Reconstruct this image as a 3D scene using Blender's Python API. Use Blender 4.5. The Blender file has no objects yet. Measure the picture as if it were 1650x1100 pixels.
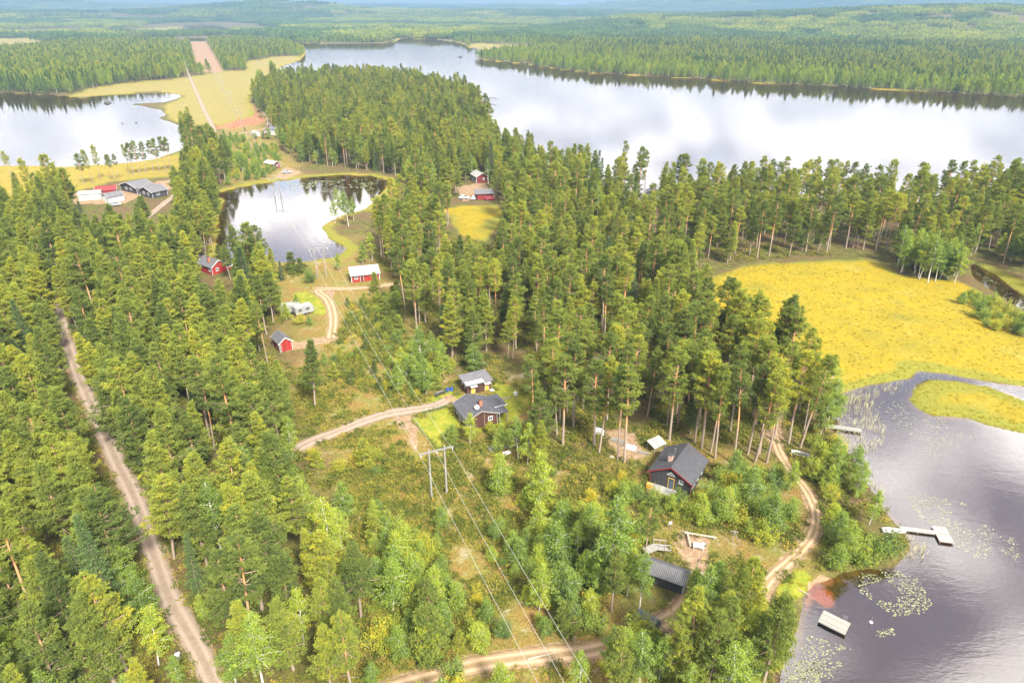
import bpy, math, random
import numpy as np
from mathutils import Vector, Matrix
random.seed(7)
RNG = np.random.default_rng(11)
S = bpy.context.scene
C = S.collection
R = math.radians
# ------------------------------------------------------------------ camera model (metres, camera foot at 0,0)
CAM_H = 70.0; PITCH = R(26.0); FPX = 1100.0
cP, sP = math.cos(PITCH), math.sin(PITCH)
def gp(x, y, z=0.0):
    """photo pixel -> point of the place at height z"""
    u = (x - 825) / FPX; v = (y - 550) / FPX
    d = (u, cP - v * sP, -sP - v * cP)
    t = (z - CAM_H) / d[2]
    return Vector((d[0] * t, d[1] * t, z))
def topx(X, Y, Z):
    zc = Y * cP - (Z - CAM_H) * sP; up = Y * sP + (Z - CAM_H) * cP
    zc = np.maximum(zc, 1e-3)
    return 825 + FPX * X / zc, 550 - FPX * up / zc
def W(pts, z=0.0):
    return np.array([gp(p[0], p[1], z)[:2] for p in pts])
# ------------------------------------------------------------------ noise
_T = np.random.default_rng(3).random((256, 256))
def vn(x, y, s=1.0, seed=0):
    x = np.asarray(x) / s + seed * 17.31; y = np.asarray(y) / s + seed * 9.77
    xi = np.floor(x).astype(int); yi = np.floor(y).astype(int)
    fx = x - xi; fy = y - yi
    fx = fx * fx * (3 - 2 * fx); fy = fy * fy * (3 - 2 * fy)
    a = _T[xi & 255, yi & 255]; b = _T[(xi + 1) & 255, yi & 255]
    c = _T[xi & 255, (yi + 1) & 255]; d = _T[(xi + 1) & 255, (yi + 1) & 255]
    return (a + (b - a) * fx) * (1 - fy) + (c + (d - c) * fx) * fy
def fbm(x, y, s=1.0, seed=0, o=3):
    r = 0; a = 1; t = 0
    for k in range(o):
        r = r + a * vn(x, y, s / 2 ** k, seed + k * 5); t += a; a *= .5
    return r / t
def sst(a, b, x):
    t = np.clip((x - a) / (b - a), 0, 1)
    return t * t * (3 - 2 * t)
def sdpoly(P, X, Y):
    """signed distance to polygon P, negative inside"""
    n = len(P); d = np.full(X.shape, 1e18); ins = np.zeros(X.shape, bool)
    for i in range(n):
        ax, ay = P[i]; bx, by = P[(i + 1) % n]
        ex, ey = bx - ax, by - ay
        wx, wy = X - ax, Y - ay
        t = np.clip((wx * ex + wy * ey) / (ex * ex + ey * ey + 1e-12), 0, 1)
        d = np.minimum(d, (wx - ex * t) ** 2 + (wy - ey * t) ** 2)
        c = ((ay > Y) != (by > Y)) & (X < ex * (Y - ay) / (by - ay + 1e-15) + ax)
        ins ^= c
    d = np.sqrt(d)
    return np.where(ins, -d, d)
def sdline(P, X, Y):
    d = np.full(X.shape, 1e18)
    for i in range(len(P) - 1):
        ax, ay = P[i]; bx, by = P[i + 1]
        ex, ey = bx - ax, by - ay
        t = np.clip(((X - ax) * ex + (Y - ay) * ey) / (ex * ex + ey * ey + 1e-12), 0, 1)
        d = np.minimum(d, (X - ax - ex * t) ** 2 + (Y - ay - ey * t) ** 2)
    return np.sqrt(d)
# ------------------------------------------------------------------ the map of the place
WATER_Z = -0.25
L1 = W([(1210,1180),(1240,1100),(1252,1062),(1278,1030),(1290,985),(1300,960),(1316,938),(1345,930),(1382,916),(1430,905),(1463,886),(1466,866),(1440,838),(1408,800),(1385,765),(1362,725),(1345,690),(1342,655),(1352,632),(1400,617),(1465,606),(1476,594),(1510,597),(1556,606),(1650,620),(1760,650),(2000,760),(2100,1000),(1900,1250),(1400,1300)])
ISLET = W([(1468,642),(1482,620),(1500,612),(1542,613),(1592,622),(1650,642),(1720,672),(1720,712),(1650,696),(1598,685),(1562,672),(1505,668),(1478,656)])
STREAM = W([(1558,425),(1572,424),(1612,446),(1652,476),(1720,520),(1720,548),(1650,502),(1606,474),(1570,449)])
L2near = [(405,130),(440,112),(500,108),(560,103),(600,105),(680,112),(740,125),(770,140),(782,162),(790,180),(805,198),(850,208),(900,224),(950,238),(985,246),(1010,262),(1060,263),(1120,262),(1200,258),(1290,262),(1350,265),(1400,274),(1440,278),(1470,273),(1520,268),(1590,262),(1650,252),(1760,240),(1900,235)]
L2 = np.concatenate([W([(432,122),(455,107),(484,97),(494,84),(470,73),(440,67),(500,70.5),(560,71.5),(615,70),(638,67),(645,63),(700,63.5),(732,68),(748,72),(756,77),(790,82),(815,84),(790,90),(764,93),(785,98),(850,104),(900,112),(950,118),(1100,126),(1250,136),(1400,143),(1500,149),(1650,158),(1900,176),(2100,190)]), W(L2near[::-1], 14.0)])
L3 = W([(-500,130),(-200,142),(0,150),(100,154),(128,158),(170,155),(212,153),(265,150),(288,152),(292,157),(270,163),(232,165),(210,168),(232,171),(262,178),(268,186),(254,190),(275,196),(291,202),(300,222),(296,240),(250,256),(180,264),(100,268),(0,266),(-300,262),(-700,250)])
L4 = W([(345,312),(380,302),(420,295),(480,287),(540,281),(600,283),(628,290),(622,305),(590,335),(545,348),(525,358),(520,368),(532,383),(552,393),(560,402),(545,413),(500,420),(450,422),(400,420),(352,412),(345,390),(350,350),(360,322)])
L5 = W([(293,43),(320,41.5),(350,42),(384,50),(345,52),(310,48)])
L6 = W([(303,62.5),(331,62.5),(332,66.5),(305,66.5)])
L7 = W([(58,51),(84,48.5),(114,50),(112,53),(75,54)])
LAKES = [('lake', L1, None), ('stream', STREAM, None), ('lake', L2, None), ('lake', L3, None), ('pond', L4, None), ('lake', L5, None), ('pond', L6, None), ('pond', L7, None)]
B1 = W([(1150,446),(1200,432),(1250,425),(1320,420),(1390,418),(1425,425),(1450,442),(1500,450),(1540,452),(1575,470),(1612,496),(1650,520),(1760,590),(1760,650),(1650,622),(1556,608),(1476,600),(1470,610),(1400,622),(1345,640),(1318,625),(1270,600),(1210,580),(1150,560),(1100,535),(1080,510),(1110,480)])
B1b = W([(1585,425),(1650,452),(1700,480),(1700,500),(1640,468),(1580,437)])
B2 = W([(100,158),(150,142),(200,135),(260,130),(320,122),(355,116),(430,112),(440,118),(415,132),(405,165),(412,185),(360,200),(300,202),(270,192),(262,172),(295,155),(262,148),(170,153)])
B3 = W([(-300,262),(0,264),(100,267),(180,263),(250,256),(300,243),(305,262),(285,285),(190,292),(120,310),(0,335),(-300,360)])
B4 = W([(712,338),(745,332),(800,334),(812,350),(802,372),(785,392),(745,382)])
B6 = W([(-200,66),(0,62),(55,62),(85,72),(70,80),(0,84),(-200,92)])
B7 = W([(395,100),(440,92),(485,90),(480,98),(445,112),(420,120),(400,116)])
B8 = W([(755,72),(775,70),(850,75),(865,86),(800,83),(760,78)])
B9 = W([(160,50),(290,44),(300,56),(220,58)])
RED = W([(352,184),(375,172),(405,168),(420,186),(428,198),(380,208),(354,207)])
CUT = W([(306,67),(332,67),(362,118),(320,118)])
LAWN1 = W([(664,676),(700,664),(724,655),(745,690),(722,716),(706,722)])
LAWN2 = W([(722,655),(735,636),(790,640),(800,612),(835,628),(862,640),(840,668),(812,690),(770,700),(748,692)])
LAWN2b = W([(678,655),(690,640),(720,628),(735,632),(735,645),(700,660)])
LAWN3 = W([(472,472),(494,470),(512,480),(528,498),(524,508),(500,505),(480,500)])
LAWN4 = W([(1250,950),(1265,925),(1296,918),(1308,932),(1298,952),(1275,972),(1255,975)])
SAND1 = W([(1298,965),(1304,938),(1322,926),(1345,930),(1342,945),(1318,965),(1300,985)])
DIRTS = [W([(632,668),(655,655),(668,668),(676,700),(668,730),(655,700),(640,690)]),
         W([(1085,880),(1100,855),(1135,862),(1142,890),(1146,915),(1140,940),(1120,930),(1098,902)]),
         W([(1045,1010),(1062,985),(1098,975),(1096,1000),(1078,1030),(1050,1035)]),
         W([(1140,770),(1152,775),(1165,795),(1145,800)]), W([(525,542),(470,552),(462,566),(500,560),(545,550)]),
         W([(505,462),(535,462),(540,478),(520,480)]),
         W([(1225,700),(1250,655),(1262,655),(1262,720),(1262,745),(1240,720)]),
         W([(250,292),(280,290),(280,305),(246,308)]), W([(440,285),(462,270),(488,278),(460,290)]),
         W([(735,300),(780,295),(800,318),(745,325)]), W([(1020,335),(1060,325),(1060,375),(1030,372)]), W([(960,690),(1010,690),(1045,735),(1010,748),(985,715)]), W([(115,312),(200,308),(240,312),(200,328),(120,330)])]
GRAVEL = [(-43,-20),(-37.5,40)]
ROADS = {  # name: (pixels, width, extra)
 'gravel_road': ([(372,1165),(344,1100),(318,1045),(283,985),(262,935),(243,880),(229,835),(214,795),(192,752),(173,708),(152,662),(132,618),(117,580),(106,545),(98,510),(100,486),(112,462),(135,435),(170,405),(205,375),(240,348),(265,328),(290,308),(306,290),(318,265),(330,240),(345,222),(342,203),(330,180),(316,148),(302,115),(293,88),(287,74)], 2.9),
 'drive': ([(478,724),(505,711),(540,698),(580,682),(622,668),(660,662),(700,655),(722,645)], 3.0),
 'track': ([(640,458),(600,463),(560,466),(530,466),(512,470),(527,482),(535,500),(537,520),(534,546)], 2.6),
 'sandy_path': ([(1262,640),(1250,672),(1248,700),(1256,730),(1276,762),(1300,792),(1313,822),(1312,855),(1292,885),(1262,915),(1240,935),(1225,960)], 1.7),
 'forest_track': ([(600,1120),(690,1095),(760,1074),(850,1060),(940,1052),(1000,1035),(1055,1010),(1095,985),(1120,950)], 2.8),
 'farm_track': ([(345,222),(395,214),(430,206),(432,192),(425,182)], 3.0),
}
LICHEN = W([(815,609),(870,600),(905,584),(960,576),(1015,567),(1015,571),(960,581),(900,594),(850,609),(820,613)])
RIDGE_C = [((-11.6,87.1),(-54.9,185.5))]
def line_at(Y):  # power line axis
    return -11.6 + (Y - 87.1) * (-43.3 / 98.4)
def smooth(P, n=6):
    P = np.array(P, float); Q = np.concatenate([[2 * P[0] - P[1]], P, [2 * P[-1] - P[-2]]]); out = []
    for i in range(1, len(Q) - 2):
        for k in range(n):
            t = k / n
            out.append(.5 * (2 * Q[i] + (Q[i+1] - Q[i-1]) * t + (2*Q[i-1] - 5*Q[i] + 4*Q[i+1] - Q[i+2]) * t*t + (-Q[i-1] + 3*Q[i] - 3*Q[i+1] + Q[i+2]) * t**3))
    out.append(P[-1]); return np.array(out)
ROADW = {k: (smooth(W(p)), w) for k, (p, w) in ROADS.items()}
# buildings: (x, y, radius) kept free of trees and flat
FOOT = []
def lakesd(X, Y):
    out = []
    for nm, P, _ in LAKES:
        d = sdpoly(P, X, Y)
        if P is L1: d = np.maximum(d, -sdpoly(ISLET, X, Y))
        out.append(d)
    return out
RIDGES = [
 (3000, 800, [(-400,60),(900,40),(1000,27),(1100,24),(1200,21),(1300,17),(1400,13),(1500,11),(1600,11),(1700,14),(1900,17)], 9),
 (5200, 1000, [(-400,16),(0,17),(60,18),(150,18),(250,17),(300,13),(370,8),(420,3),(450,2),(500,6),(550,13),(650,16),(800,17),(900,17),(1000,19),(1100,22),(1900,22)], 8),
 (9500, 1500, [(-400,-6),(0,-5),(70,-2),(100,3),(200,8),(300,9.5),(380,9),(450,10),(550,9),(600,7.5),(690,8.5),(720,10),(790,9),(830,6.5),(880,7),(905,11),(930,9),(1000,4),(1100,1.5),(1200,0),(1300,-2),(1400,1),(1500,3),(1650,4),(1900,1)], 10),
 (15000, 2500, [(-400,6),(300,6),(550,6.5),(640,5),(750,6),(830,5.5),(900,8),(1000,6),(1900,4)], 0)]
def hills(X, Y):
    r = np.hypot(X, Y) + 1e-6; az = np.arctan2(X, Y)
    # image column the bearing has on the horizon
    col = 825 + FPX * np.tan(np.clip(az, -1.3, 1.3)) * (1 / cP)
    h = np.zeros_like(r)
    for rr, ww, prof, th in RIDGES:
        p = np.array(prof, float)
        yt = np.interp(col, p[:, 0], p[:, 1])
        z = CAM_H + (13.6 - yt) * rr / 1361.0 - th
        z = np.maximum(z, 0) + (fbm(X, Y, rr * .06, 4) - .5) * rr * .0025
        g = np.exp(-((r - rr) / ww) ** 2)
        g = np.where(r > rr, np.exp(-((r - rr) / (ww * .7)) ** 2), g)
        h = np.maximum(h, z * g)
    return h * sst(1800, 2600, r)
def flatmask(X, Y):
    d = np.full(X.shape, 1e9)
    for P, w in ROADW.values(): d = np.minimum(d, sdline(P, X, Y) - w)
    for f in FOOT: d = np.minimum(d, np.hypot(X - f[0], Y - f[1]) - f[2])
    return sst(0.0, 6.0, d)
def height(X, Y, lk=None):
    X = np.asarray(X, float); Y = np.asarray(Y, float)
    r = np.hypot(X, Y)
    base = .12 + flatmask(X, Y) * ((fbm(X, Y, 34, 1) - .5) * .9 + (vn(X, Y, 5, 2) - .5) * .22) * sst(4000, 300, r)
    base = base + hills(X, Y)
    if lk is None: lk = np.min(lakesd(X, Y), axis=0)
    wob = (fbm(X, Y, 7, 8) - .5) * 2.2
    d = lk + wob * sst(2, 30, r) 
    land = np.maximum(base, .08 - 0 * r)
    z = land * sst(-.6, 2.5, d) + (-.42) * (1 - sst(-1.2, 1.0, d)) - 1.6 * sst(-.8, -7, d)
    return z
def height1(x, y):
    return float(height(np.array([x]), np.array([y]))[0])
# ------------------------------------------------------------------ materials
class NT:
    def __init__(s, name):
        s.m = bpy.data.materials.new(name); s.m.use_nodes = True
        s.t = s.m.node_tree; s.t.nodes.clear(); s.out = s.n('ShaderNodeOutputMaterial')
    def n(s, typ, **kw):
        nd = s.t.nodes.new(typ)
        for k, v in kw.items():
            if k.startswith('i_'):
                key = k[2:]; key = int(key) if key.isdigit() else key.replace('_', ' ')
                nd.inputs[key].default_value = v
            else: setattr(nd, k, v)
        return nd
    def l(s, a, b): s.t.links.new(a, b)
    def noise(s, scale, vec, detail=4, rough=.55):
        nd = s.n('ShaderNodeTexNoise'); nd.inputs['Scale'].default_value = scale
        nd.inputs['Detail'].default_value = detail; nd.inputs['Roughness'].default_value = rough
        s.l(vec, nd.inputs['Vector']); return nd.outputs['Fac']
    def ramp(s, fac, stops, interp='LINEAR'):
        nd = s.n('ShaderNodeValToRGB'); cr = nd.color_ramp; cr.interpolation = interp
        while len(cr.elements) < len(stops): cr.elements.new(.5)
        for e, (p, c) in zip(cr.elements, stops):
            e.position = p; e.color = (c, c, c, 1) if not hasattr(c, '__len__') else (*c[:3], 1)
        s.l(fac, nd.inputs[0]); return nd.outputs[0]
    def mix(s, f, a, b, bt='MIX'):
        nd = s.n('ShaderNodeMix', data_type='RGBA', blend_type=bt)
        for v, i in ((f, 0), (a, 6), (b, 7)):
            if hasattr(v, 'is_linked'): s.l(v, nd.inputs[i])
            elif i == 0: nd.inputs[0].default_value = v
            else: nd.inputs[i].default_value = (*v[:3], 1)
        return nd.outputs[2]
    def math(s, op, a, b=0.0, clamp=False):
        nd = s.n('ShaderNodeMath', operation=op, use_clamp=clamp)
        for v, i in ((a, 0), (b, 1)):
            if hasattr(v, 'is_linked'): s.l(v, nd.inputs[i])
            else: nd.inputs[i].default_value = v
        return nd.outputs[0]
    def attr(s, name):
        return s.n('ShaderNodeAttribute', attribute_name=name).outputs['Fac']
    def pos(s): return s.n('ShaderNodeNewGeometry').outputs['Position']
    def obj(s): return s.n('ShaderNodeTexCoord').outputs['Object']
    def bump(s, h, strength, dist):
        nd = s.n('ShaderNodeBump'); nd.inputs['Strength'].default_value = strength; nd.inputs['Distance'].default_value = dist
        s.l(h, nd.inputs['Height']); return nd.outputs[0]
    def principled(s, col, rough=.8, normal=None, spec=.3, metal=0):
        p = s.n('ShaderNodeBsdfPrincipled'); p.inputs['Roughness'].default_value = rough
        p.inputs['Specular IOR Level'].default_value = spec; p.inputs['Metallic'].default_value = metal
        if hasattr(col, 'is_linked'): s.l(col, p.inputs['Base Color'])
        else: p.inputs['Base Color'].default_value = (*col, 1)
        if normal is not None: s.l(normal, p.inputs['Normal'])
        s.l(p.outputs[0], s.out.inputs[0]); return p
def flat(name, col, rough=.7, var=.25, scale=3.0, spec=.3, metal=0):
    """paint / metal / stone with gentle mottling and weathering"""
    t = NT(name); o = t.obj()
    n = t.noise(scale, o, 5, .6)
    lo = tuple(c * (1 - var) for c in col); hi = tuple(min(1, c * (1 + var)) for c in col)
    t.principled(t.ramp(n, [(.25, lo), (.75, hi)]), rough, None, spec, metal); return t.m
def boards(name, col, vertical=True, pitch=.16, var=.3):
    """painted or stained board wall"""
    t = NT(name); o = t.obj()
    sep = t.n('ShaderNodeSeparateXYZ'); t.l(o, sep.inputs[0])
    co = t.math('ADD', sep.outputs[0], sep.outputs[1]) if vertical else sep.outputs[2]
    k = t.math('DIVIDE', co, pitch); fr = t.math('FRACT', k)
    gap = t.math('LESS_THAN', fr, .12)
    fl = t.math('FLOOR', k); wn = t.n('ShaderNodeTexWhiteNoise', noise_dimensions='1D'); t.l(fl, wn.inputs['W'])
    n = t.noise(2.5, o, 5, .6)
    v = t.math('ADD', t.math('MULTIPLY', wn.outputs['Value'], .45), t.math('MULTIPLY', n, .55))
    c = t.ramp(v, [(.2, tuple(x * (1 - var) for x in col)), (.8, tuple(min(1, x * (1 + var)) for x in col))])
    c = t.mix(gap, c, tuple(x * .45 for x in col))
    t.principled(c, .75, t.bump(fr, .25, .02)); return t.m
def planks(name, col, pitch=.14, axis=0, var=.3, gapdark=.35):
    t = NT(name); o = t.obj()
    sep = t.n('ShaderNodeSeparateXYZ'); t.l(o, sep.inputs[0])
    k = t.math('DIVIDE', sep.outputs[axis], pitch); fr = t.math('FRACT', k); gap = t.math('LESS_THAN', fr, .14)
    wn = t.n('ShaderNodeTexWhiteNoise', noise_dimensions='1D'); t.l(t.math('FLOOR', k), wn.inputs['W'])
    mp = t.n('ShaderNodeMapping'); mp.inputs['Scale'].default_value = (8, 1, 1) if axis == 0 else (1, 8, 1); t.l(o, mp.inputs[0])
    n = t.noise(2.2, mp.outputs[0], 6, .65)
    v = t.math('ADD', t.math('MULTIPLY', wn.outputs['Value'], .4), t.math('MULTIPLY', n, .6))
    c = t.ramp(v, [(.25, tuple(x * (1 - var) for x in col)), (.75, tuple(min(1, x * (1 + var)) for x in col))])
    c = t.mix(gap, c, tuple(x * gapdark for x in col))
    t.principled(c, .8); return t.m
M = {}
def ground_material():
    t = NT('ground_cover'); p = t.pos()
    n1 = t.noise(.09, p, 5); n2 = t.noise(.6, p, 5, .65); n3 = t.noise(3.2, p, 4, .7)
    moss = t.ramp(n2, [(.3, (.030, .030, .010)), (.5, (.062, .060, .015)), (.7, (.105, .098, .022))])
    brown = t.ramp(n3, [(.3, (.035, .022, .010)), (.7, (.12, .082, .038))])
    c = t.mix(t.ramp(n1, [(.42, 0.0), (.60, 1.0)]), moss, brown)
    lich = t.math('MULTIPLY', t.ramp(t.noise(.33, p, 6, .7), [(.56, 0.0), (.66, 1.0)]), t.math('ADD', t.math('MULTIPLY', t.attr('heath'), .75), t.math('MULTIPLY', t.attr('lichen'), 1.0), True))
    heath = t.mix(t.ramp(t.noise(.22, p, 6, .7), [(.35, 0.0), (.62, 1.0)]), t.ramp(n3, [(.3, (.055, .062, .014)), (.7, (.15, .145, .03))]), t.ramp(n3, [(.3, (.075, .045, .014)), (.7, (.20, .125, .036))]))
    c = t.mix(t.attr('heath'), c, heath)
    c = t.mix(t.math('MULTIPLY', t.attr('lichen'), t.ramp(n2, [(.35, .1), (.6, .85)])), c, (.24, .21, .15))
    c = t.mix(t.math('MULTIPLY', lich, .7), c, (.22, .195, .14))
    cut = t.ramp(n2, [(.3, (.13, .075, .045)), (.7, (.21, .14, .09))])
    c = t.mix(t.attr('cut'), c, cut)
    red = t.mix(t.ramp(t.noise(.25, p, 5, .7), [(.40, 0.0), (.6, 1.0)]), (.19, .045, .03), (.17, .12, .06))
    c = t.mix(t.attr('red'), c, red)
    b1 = t.noise(.075, p, 7, .68); b2 = t.noise(.8, p, 6, .75)
    bog = t.ramp(b1, [(.30, (.105, .100, .013)), (.43, (.20, .152, .007)), (.55, (.25, .165, .004)), (.66, (.205, .160, .009)), (.76, (.19, .155, .03))])
    bog = t.mix(t.ramp(b2, [(.30, .7), (.60, 0.0)]), bog, t.ramp(n3, [(.3, (.085, .09, .012)), (.7, (.16, .14, .016))]))
    bog = t.mix(t.math('MULTIPLY', t.attr('bogpale'), .8), bog, t.ramp(b2, [(.32, (.10, .092, .030)), (.6, (.17, .145, .065))]))
    ol = t.math('MULTIPLY', t.ramp(t.noise(.30, p, 7, .72), [(.47, 0.0), (.62, .75)]), t.math('SUBTRACT', 1.0, t.math('MULTIPLY', t.attr('bogpale'), .7)))
    bog = t.mix(ol, bog, t.ramp(n3, [(.3, (.085, .075, .008)), (.7, (.18, .145, .008))]))
    bog = t.mix(t.ramp(t.noise(1.7, p, 6, .8), [(.44, 0.0), (.60, .55)]), bog, (.09, .072, .011))
    bog = t.mix(t.ramp(t.noise(.10, p, 4, .6), [(.56, 0.0), (.72, .35)]), bog, (.22, .19, .05))
    edge = t.ramp(t.math('MULTIPLY', t.attr('bogedge'), t.math('ADD', n2, .45)), [(.45, 0.0), (.75, 1.0)])
    bog = t.mix(edge, bog, t.ramp(n3, [(.3, (.070, .078, .012)), (.7, (.165, .150, .018))]))
    c = t.mix(t.attr('bog'), c, bog)
    lawn = t.ramp(t.noise(.5, p, 5, .65), [(.3, (.075, .10, .012)), (.5, (.135, .145, .014)), (.7, (.20, .17, .028))])
    c = t.mix(t.attr('lawn'), c, lawn)
    dirt = t.ramp(t.noise(1.1, p, 6, .7), [(.3, (.11, .068, .036)), (.55, (.19, .13, .08)), (.75, (.26, .19, .13))])
    dm = t.ramp(t.math('ADD', t.attr('dirt'), t.math('MULTIPLY', t.math('SUBTRACT', n2, .5), .9)), [(.40, 0.0), (.60, 1.0)])
    c = t.mix(dm, c, dirt)
    sh = t.attr('shallow')
    c = t.mix(sh, c, t.ramp(n3, [(.3, (.13, .045, .010)), (.7, (.25, .10, .024))]))
    c = t.mix(t.attr('bed'), c, (.020, .012, .008))
    t.principled(c, .95, t.bump(t.math('ADD', n3, n2), .9, .25), .1)
    return t.m
def road_material(name, lo, hi, rut, grassy=.5):
    t = NT(name); p = t.pos()
    n = t.noise(1.3, p, 6, .7); n2 = t.noise(9, p, 3, .7)
    c = t.ramp(t.math('ADD', t.math('MULTIPLY', n, .7), t.math('MULTIPLY', n2, .3)), [(.3, lo), (.7, hi)])
    a = t.attr('across')  # -1..1 over the width
    w = t.math('ABSOLUTE', t.math('SUBTRACT', t.math('ABSOLUTE', a), .45))
    rr = t.ramp(t.math('ADD', w, t.math('MULTIPLY', t.math('SUBTRACT', n, .5), .25)), [(.08, 1.0), (.25, 0.0)])
    c = t.mix(t.math('MULTIPLY', rr, .35 + grassy), c, rut)
    mid = t.ramp(t.math('ADD', t.math('ABSOLUTE', a), t.math('MULTIPLY', t.math('SUBTRACT', t.noise(.5, p, 5, .7), .5), .8)), [(.02, 1.0), (.2, 0.0)])
    c = t.mix(t.math('MULTIPLY', mid, grassy), c, (.09, .085, .03))
    e = t.ramp(t.math('ADD', t.math('ABSOLUTE', a), t.math('MULTIPLY', t.math('SUBTRACT', t.noise(.9, p, 5, .7), .5), .7)), [(.80, 0.0), (1.0, 1.0)])
    c = t.mix(t.math('MULTIPLY', e, .9), c, (.08, .07, .025))
    t.principled(c, .95, t.bump(n2, .4, .04), .1); return t.m
def water_material():
    t = NT('water'); p = t.pos()
    mp = t.n('ShaderNodeMapping'); mp.inputs['Scale'].default_value = (1, 2.2, 1); t.l(p, mp.inputs[0])
    h = t.math('ADD', t.noise(1.4, mp.outputs[0], 3, .6), t.math('MULTIPLY', t.noise(.22, mp.outputs[0], 3, .6), 2.0))
    bmp = t.bump(h, .05, .12)
    g = t.n('ShaderNodeBsdfGlossy'); g.inputs['Roughness'].default_value = .03; g.inputs['Color'].default_value = (1, 1, 1, 1); t.l(bmp, g.inputs['Normal'])
    tr = t.n('ShaderNodeBsdfTransparent'); tr.inputs['Color'].default_value = (.80, .62, .45, 1)
    lw = t.n('ShaderNodeLayerWeight'); lw.inputs['Blend'].default_value = .5; t.l(bmp, lw.inputs['Normal'])
    f = t.ramp(lw.outputs['Facing'], [(0, .08), (.30, .15), (.5, .20), (.75, .36), (1, .39)])
    mx = t.n('ShaderNodeMixShader'); t.l(f, mx.inputs[0]); t.l(tr.outputs[0], mx.inputs[1]); t.l(g.outputs[0], mx.inputs[2])
    t.l(mx.outputs[0], t.out.inputs[0]); return t.m
def leaf_material(name, stops, trans=.30, amount=(.55, .45)):
    """needles / leaves: hue differs from tree to tree and clump to clump"""
    t = NT(name)
    rnd = t.n('ShaderNodeObjectInfo').outputs['Random']; tone = t.attr('tone')
    f = t.math('ADD', t.math('MULTIPLY', rnd, amount[0]), t.math('MULTIPLY', tone, amount[1]))
    c = t.ramp(f, stops)
    d = t.n('ShaderNodeBsdfDiffuse'); t.l(c, d.inputs[0])
    tl = t.n('ShaderNodeBsdfTranslucent'); t.l(t.mix(1.0, c, (1.25, 1.2, .55), 'MULTIPLY'), tl.inputs[0])
    mx = t.n('ShaderNodeMixShader'); mx.inputs[0].default_value = trans
    t.l(d.outputs[0], mx.inputs[1]); t.l(tl.outputs[0], mx.inputs[2]); t.l(mx.outputs[0], t.out.inputs[0]); return t.m
def bark_material(name, stops):
    t = NT(name); tone = t.attr('tone'); n = t.noise(6, t.obj(), 4, .7)
    f = t.math('ADD', tone, t.math('MULTIPLY', t.math('SUBTRACT', n, .5), .35))
    t.principled(t.ramp(f, stops), .9, None, .1); return t.m
M['ground'] = ground_material()
M['gravel'] = road_material('gravel', (.11, .080, .060), (.19, .145, .112), (.24, .19, .15), .14)
M['sandtrack'] = road_material('sand_track', (.13, .082, .046), (.22, .15, .09), (.27, .195, .125))
M['water'] = water_material()
M['pine_leaf'] = leaf_material('pine_needles', [(.05, (.068, .098, .034)), (.36, (.140, .178, .042)), (.64, (.222, .256, .046)), (.93, (.35, .335, .040))], .45)
M['spruce_leaf'] = leaf_material('spruce_needles', [(.1, (.048, .080, .034)), (.5, (.080, .125, .042)), (.9, (.14, .185, .046))], .3)
M['birch_leaf'] = leaf_material('birch_leaves', [(.08, (.10, .155, .036)), (.45, (.175, .240, .042)), (.75, (.25, .30, .040)), (.97, (.36, .345, .032))], .45)
M['bush_leaf'] = leaf_material('bush_leaves', [(.08, (.085, .135, .044)), (.40, (.15, .205, .038)), (.70, (.26, .275, .034)), (.95, (.44, .33, .025))], .4, (.65, .35))
M['blue_leaf'] = leaf_material('blue_spruce_needles', [(.1, (.05, .09, .07)), (.9, (.13, .18, .14))], .15)
M['floor_leaf'] = leaf_material('undergrowth_leaves', [(.1, (.040, .058, .012)), (.45, (.085, .10, .018)), (.75, (.19, .17, .03)), (.95, (.30, .20, .04))], .25)
M['bog_leaf'] = leaf_material('sedge', [(.1, (.19, .18, .02)), (.5, (.30, .26, .02)), (.9, (.36, .28, .04))], .35)
M['pine_bark'] = bark_material('pine_bark', [(.25, (.20, .155, .12)), (.5, (.36, .20, .10)), (.9, (.42, .19, .075))])
M['birch_bark'] = bark_material('birch_bark', [(.1, (.16, .14, .12)), (.3, (.48, .46, .42)), (.8, (.36, .33, .29))])
M['spruce_bark'] = bark_material('spruce_bark', [(.1, (.14, .11, .09)), (.9, (.20, .15, .11))])
# ------------------------------------------------------------------ mesh helpers
def setp(o, label=None, cat=None, group=None, kind=None):
    if label: o['label'] = label
    if cat: o['category'] = cat
    if group: o['group'] = group
    if kind: o['kind'] = kind
    return o
def np_mesh(name, V, F, mats, mi=None, attrs=None, smooth_=False):
    """V (n,3), F (m,3|4) -> mesh"""
    V = np.ascontiguousarray(V, np.float32); F = np.ascontiguousarray(F, np.int32); k = F.shape[1]
    me = bpy.data.meshes.new(name)
    me.vertices.add(len(V)); me.vertices.foreach_set('co', V.ravel())
    me.loops.add(F.size); me.loops.foreach_set('vertex_index', F.ravel())
    me.polygons.add(len(F)); me.polygons.foreach_set('loop_start', np.arange(0, F.size, k, dtype=np.int32))
    for m in mats: me.materials.append(m)
    if mi is not None: me.polygons.foreach_set('material_index', np.ascontiguousarray(mi, np.int32))
    if smooth_: me.polygons.foreach_set('use_smooth', np.ones(len(F), bool))
    me.update(calc_edges=True)
    for an, av in (attrs or {}).items():
        a = me.attributes.new(an, 'FLOAT', 'POINT'); a.data.foreach_set('value', np.ascontiguousarray(av, np.float32))
    return me
def link(name, me, parent=None):
    o = bpy.data.objects.new(name, me); C.objects.link(o)
    if parent is not None: o.parent = parent
    return o
EACH = {'roof_trim', 'corner_board', 'tread', 'stringer', 'insulator_disc'}
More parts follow.
